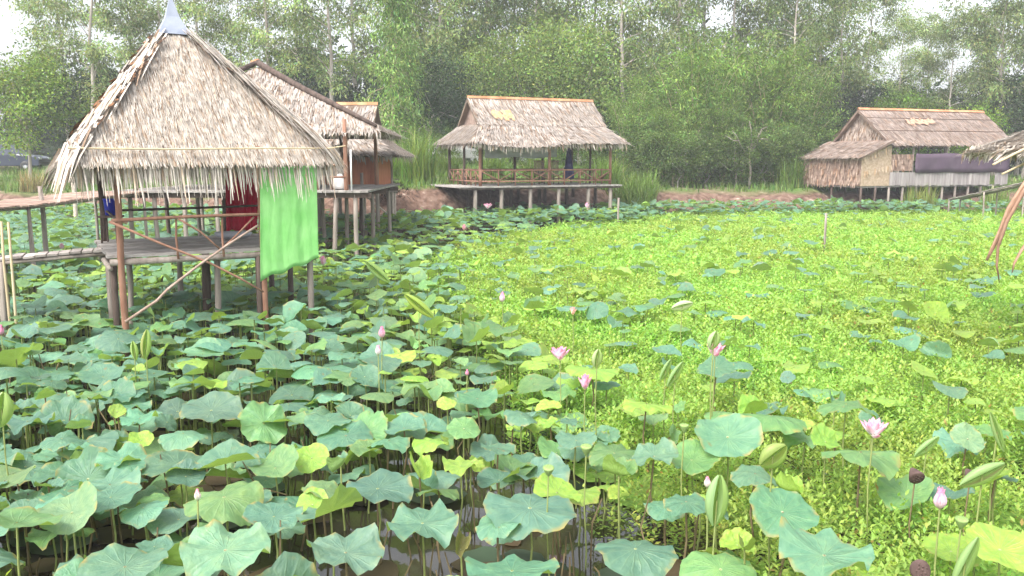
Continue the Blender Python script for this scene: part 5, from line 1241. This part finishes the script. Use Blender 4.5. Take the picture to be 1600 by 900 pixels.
FL = [
 ('open pink lotus flower with spread white-based petals, rightmost of the open ones', 1364, 682, 1.12, .125, 'open', (1, 1.08, 1.05)),
 ('open pale pink lotus flower above the weed, left of the half-open one', 875, 562, 1.1, .135, 'open', (1, .98, 1)),
 ('open pink lotus flower standing in the weed under a pale folded leaf', 1117, 556, 1.15, .125, 'open', (1, .92, .96)),
 ('half-open pink lotus flower with one fallen petal, below the pale folded leaf', 914, 608, 1.05, .125, 'half', (1, .9, .95)),
 ('plump pink lotus bud on a tall stalk at the lower right', 1468, 795, 1.0, .125, 'bud', (1, .88, .95)),
 ('pink lotus bud, upper of two close together near the centre', 597, 528, 1.1, .125, 'bud', (1, .75, .85)),
 ('pale lotus bud, lower of two close together near the centre', 591, 555, 1.0, .105, 'bud', (1.05, 1.15, 1.1)),
 ('pale pink pointed lotus bud alone before the weed in mid pond', 785, 472, 1.0, .14, 'bud', (1, .95, 1)),
 ('tiny deep pink lotus bud between leaves near the centre', 730, 587, .9, .06, 'bud', (1, .6, .75)),
 ('pale pink lotus flower at the hem of the green curtain', 505, 414, 1.0, .17, 'half', (1, 1.05, 1.05)),
 ('pink lotus bud cut by the left edge', 2, 524, 1.0, .12, 'bud', (1, .7, .85)),
 ('white lotus flower beside the pavilion stilts', 762, 326, 1.0, .25, 'open', (1.1, 1.25, 1.2)),
 ('pale lotus flower right of centre under the pavilion', 917, 325, 1.0, .22, 'half', (1.1, 1.2, 1.2)),
 ('small pink lotus flower below the near footbridge', 97, 389, .9, .13, 'half', (1, 1, 1)),
 ('tiny pinkish lotus flower far back on the left carpet', 725, 360, .95, .17, 'half', (1, .9, .85)),
 ('slim pale pink lotus bud beside the drooping furled leaf', 1105, 762, 1.0, .07, 'bud', (1, 1.05, .95)),
 ('slim cream lotus bud on the left near the very large pale leaf', 309, 782, .95, .07, 'bud', (1.05, 1.2, 1.0)),
 ('small peach lotus bud far out in the weed', 895, 492, .95, .10, 'half', (1.1, 1.1, .8)),
]
for k, f in enumerate(FL): flower(*f, seed=k + 1)
def pod(label, px, py, h, size, m, droop=0.0):
    p = at(px, py, h); t = thing('seed_pod', label, 'seed pod', (p.x, p.y, 0)); mb = MB()
    mb.lathe([(size * .12, -.55 * size), (size * .3, -.25 * size), (size * .48, .15 * size), (size * .52, .28 * size), (size * .47, .34 * size), (size * .2, .33 * size), (0, .34 * size)], n=14)
    for i in range(9): a = i * 2.4; q = size * .33 * ((i + .5) / 9) ** .5; mb.lathe([(0, .37 * size), (size * .05, .36 * size), (size * .06, .33 * size)], (q * math.cos(a), q * math.sin(a), 0), 7)
    o = mb.build('head', M[m], t, True); o.location = (0, 0, h); o.rotation_euler = (droop, 0, 0)
    s = link('stalk', STALK2 if m == 'pod_dark' else STALK, t); s.location = (0, 0, h - size * .4); s.scale = (.7, .7, h + .3)
for a in (('dark brown drooping seed pod in the weed below the open flower', 1430, 742, .72, .10, 'pod_dark', 2.0), ('dark brown drooping seed pod in the weed near the right edge', 1516, 742, .75, .09, 'pod_dark', 1.9), ('dark brown seed pod at the bottom right edge', 1434, 890, .55, .11, 'pod_dark', 1.2),
          ('green seed pod below the half-open flower', 916, 702, .85, .075, 'pod', .1), ('green seed pod over the open water', 857, 735, .85, .07, 'pod', .2), ('yellowish seed pod right of the plump pink bud', 1502, 816, .75, .07, 'pod', .1), ('pale green seed pod in the weed right of the broad tilted leaf row', 1069, 668, .9, .065, 'pod', 0)): pod(*a)
def furled(label, px, py, h, L, az, lean, col, wd=.05):
    p = at(px, py, h); t = thing('furled_lotus_leaf', label, 'furled leaf', (p.x, p.y, 0)); d = V2(math.cos(az) * math.sin(lean), math.sin(az) * math.sin(lean), math.cos(lean))
    sd = d.cross(V2(0, 1, 0)).normalized(); V, UV, Fq = [], [], []; n = 10; m_ = 9; wd *= .72
    for i in range(n + 1):
        s = i / n; R = wd * (math.sin(math.pi * (s * .94 + .03)) ** .7) * .5
        for sg in (-1, 1):
            for j in range(m_):
                a = 5.0 * j / (m_ - 1); q = d * (s - .5) * L + sd * sg * (R * .95 - R * math.cos(a) * .9) + sd.cross(d) * math.sin(a) * R * .9; V.append(tuple(q)); UV.append((.80, sg * .55 * (j + .5) / m_ + .03 * s))
    for i in range(n):
        for b in (0, m_):
            for j in range(m_ - 1): a = i * 2 * m_ + b + j; Fq.append((a, a + 1, a + 2 * m_ + 1, a + 2 * m_))
    o = link('blade', np_mesh('blade', V, np.array(Fq), M['lotus'], uv=np.array(UV), smooth=True), t); o.location = (0, 0, h); o.color = (*col, 1)
    q = V2(0, 0, h) ; s = link('stalk', STALK, t); s.location = (0, 0, h); s.scale = (.8, .8, h + .3)
FC = (.26, .40, .15)
for a in (('pale furled lotus leaf hanging straight down beside the slim pink bud', 1120, 782, .85, .30, 0, rad(4), (.30, .45, .20), .10), ('furled green lotus leaf slanting at the right edge above the folded bright one', 1535, 742, .95, .28, 0, rad(62), FC, .08), ('furled green lotus leaf leaning right in the weed', 1448, 698, .75, .22, 0, rad(48), FC, .055),
          ('thin furled lotus leaf curving upright near the right edge', 1558, 675, .95, .30, math.pi, rad(22), FC, .045), ('furled yellow-green lotus leaf leaning in mid weed', 1055, 585, .9, .26, 0, rad(30), FC, .06), ('furled lotus leaf leaning left behind the open flowers', 1040, 578, .9, .22, 0, rad(25), FC, .05), ('pale upright furled lotus leaf on the left before the hut', 228, 538, .95, .30, 0, rad(8), (.36, .50, .17), .08),
          ('pale furled lotus leaf right beside the upright one before the hut', 210, 548, .85, .2, 0, rad(-6), (.36, .50, .17), .06), ('pale folded young lotus leaf above the half-open flower', 933, 560, 1.1, .16, 0, rad(8), (.42, .52, .25), .07), ('two-winged pale young lotus leaf over the pink flower in the weed', 1115, 532, 1.28, .16, 0, rad(15), (.40, .52, .25), .08),
          ('furled lotus leaf leaning back at the bottom right before the folded bright one', 1508, 880, .72, .30, 0, rad(22), FC, .06), ('plump closed lotus leaf bud right of the broad tilted leaf', 1208, 712, .95, .20, 0, rad(50), (.28, .36, .10), .11), ('furled leaf slanting left in the far carpet below the curtain', 590, 425, 1.0, .5, math.pi, rad(48), FC, .12), ('yellow furled leaf in the carpet left of the mid pond bud', 655, 478, 1.0, .45, math.pi, rad(50), (.34, .42, .07), .10),
          ('white-green furled leaf far out in the weed', 1066, 478, .9, .28, 0, rad(75), (.55, .6, .4), .1), ('pale big furled leaf at the left edge before the footbridge', 8, 440, 1.0, .45, math.pi, rad(35), (.40, .48, .22), .2), ('pale furled leaf on the left edge above the curled leaf', 3, 640, 1.0, .26, 0, rad(12), (.36, .48, .2), .12)): furled(*a)

# ------------------------------------------------------------------ damp air over the pond
m = bpy.data.materials.new('haze'); m.use_nodes = True; nt = m.node_tree; nt.nodes.remove(nt.nodes['Principled BSDF'])
pv = nt.nodes.new('ShaderNodeVolumePrincipled'); pv.inputs['Density'].default_value = .0014; pv.inputs['Color'].default_value = (.95, .97, 1, 1)
nt.links.new(pv.outputs[0], nt.nodes['Material Output'].inputs['Volume'])
mb = MB(); mb.box((0, 300, 11), (1240, 1240, 25)); kind(mb.build('haze', m), 'stuff')
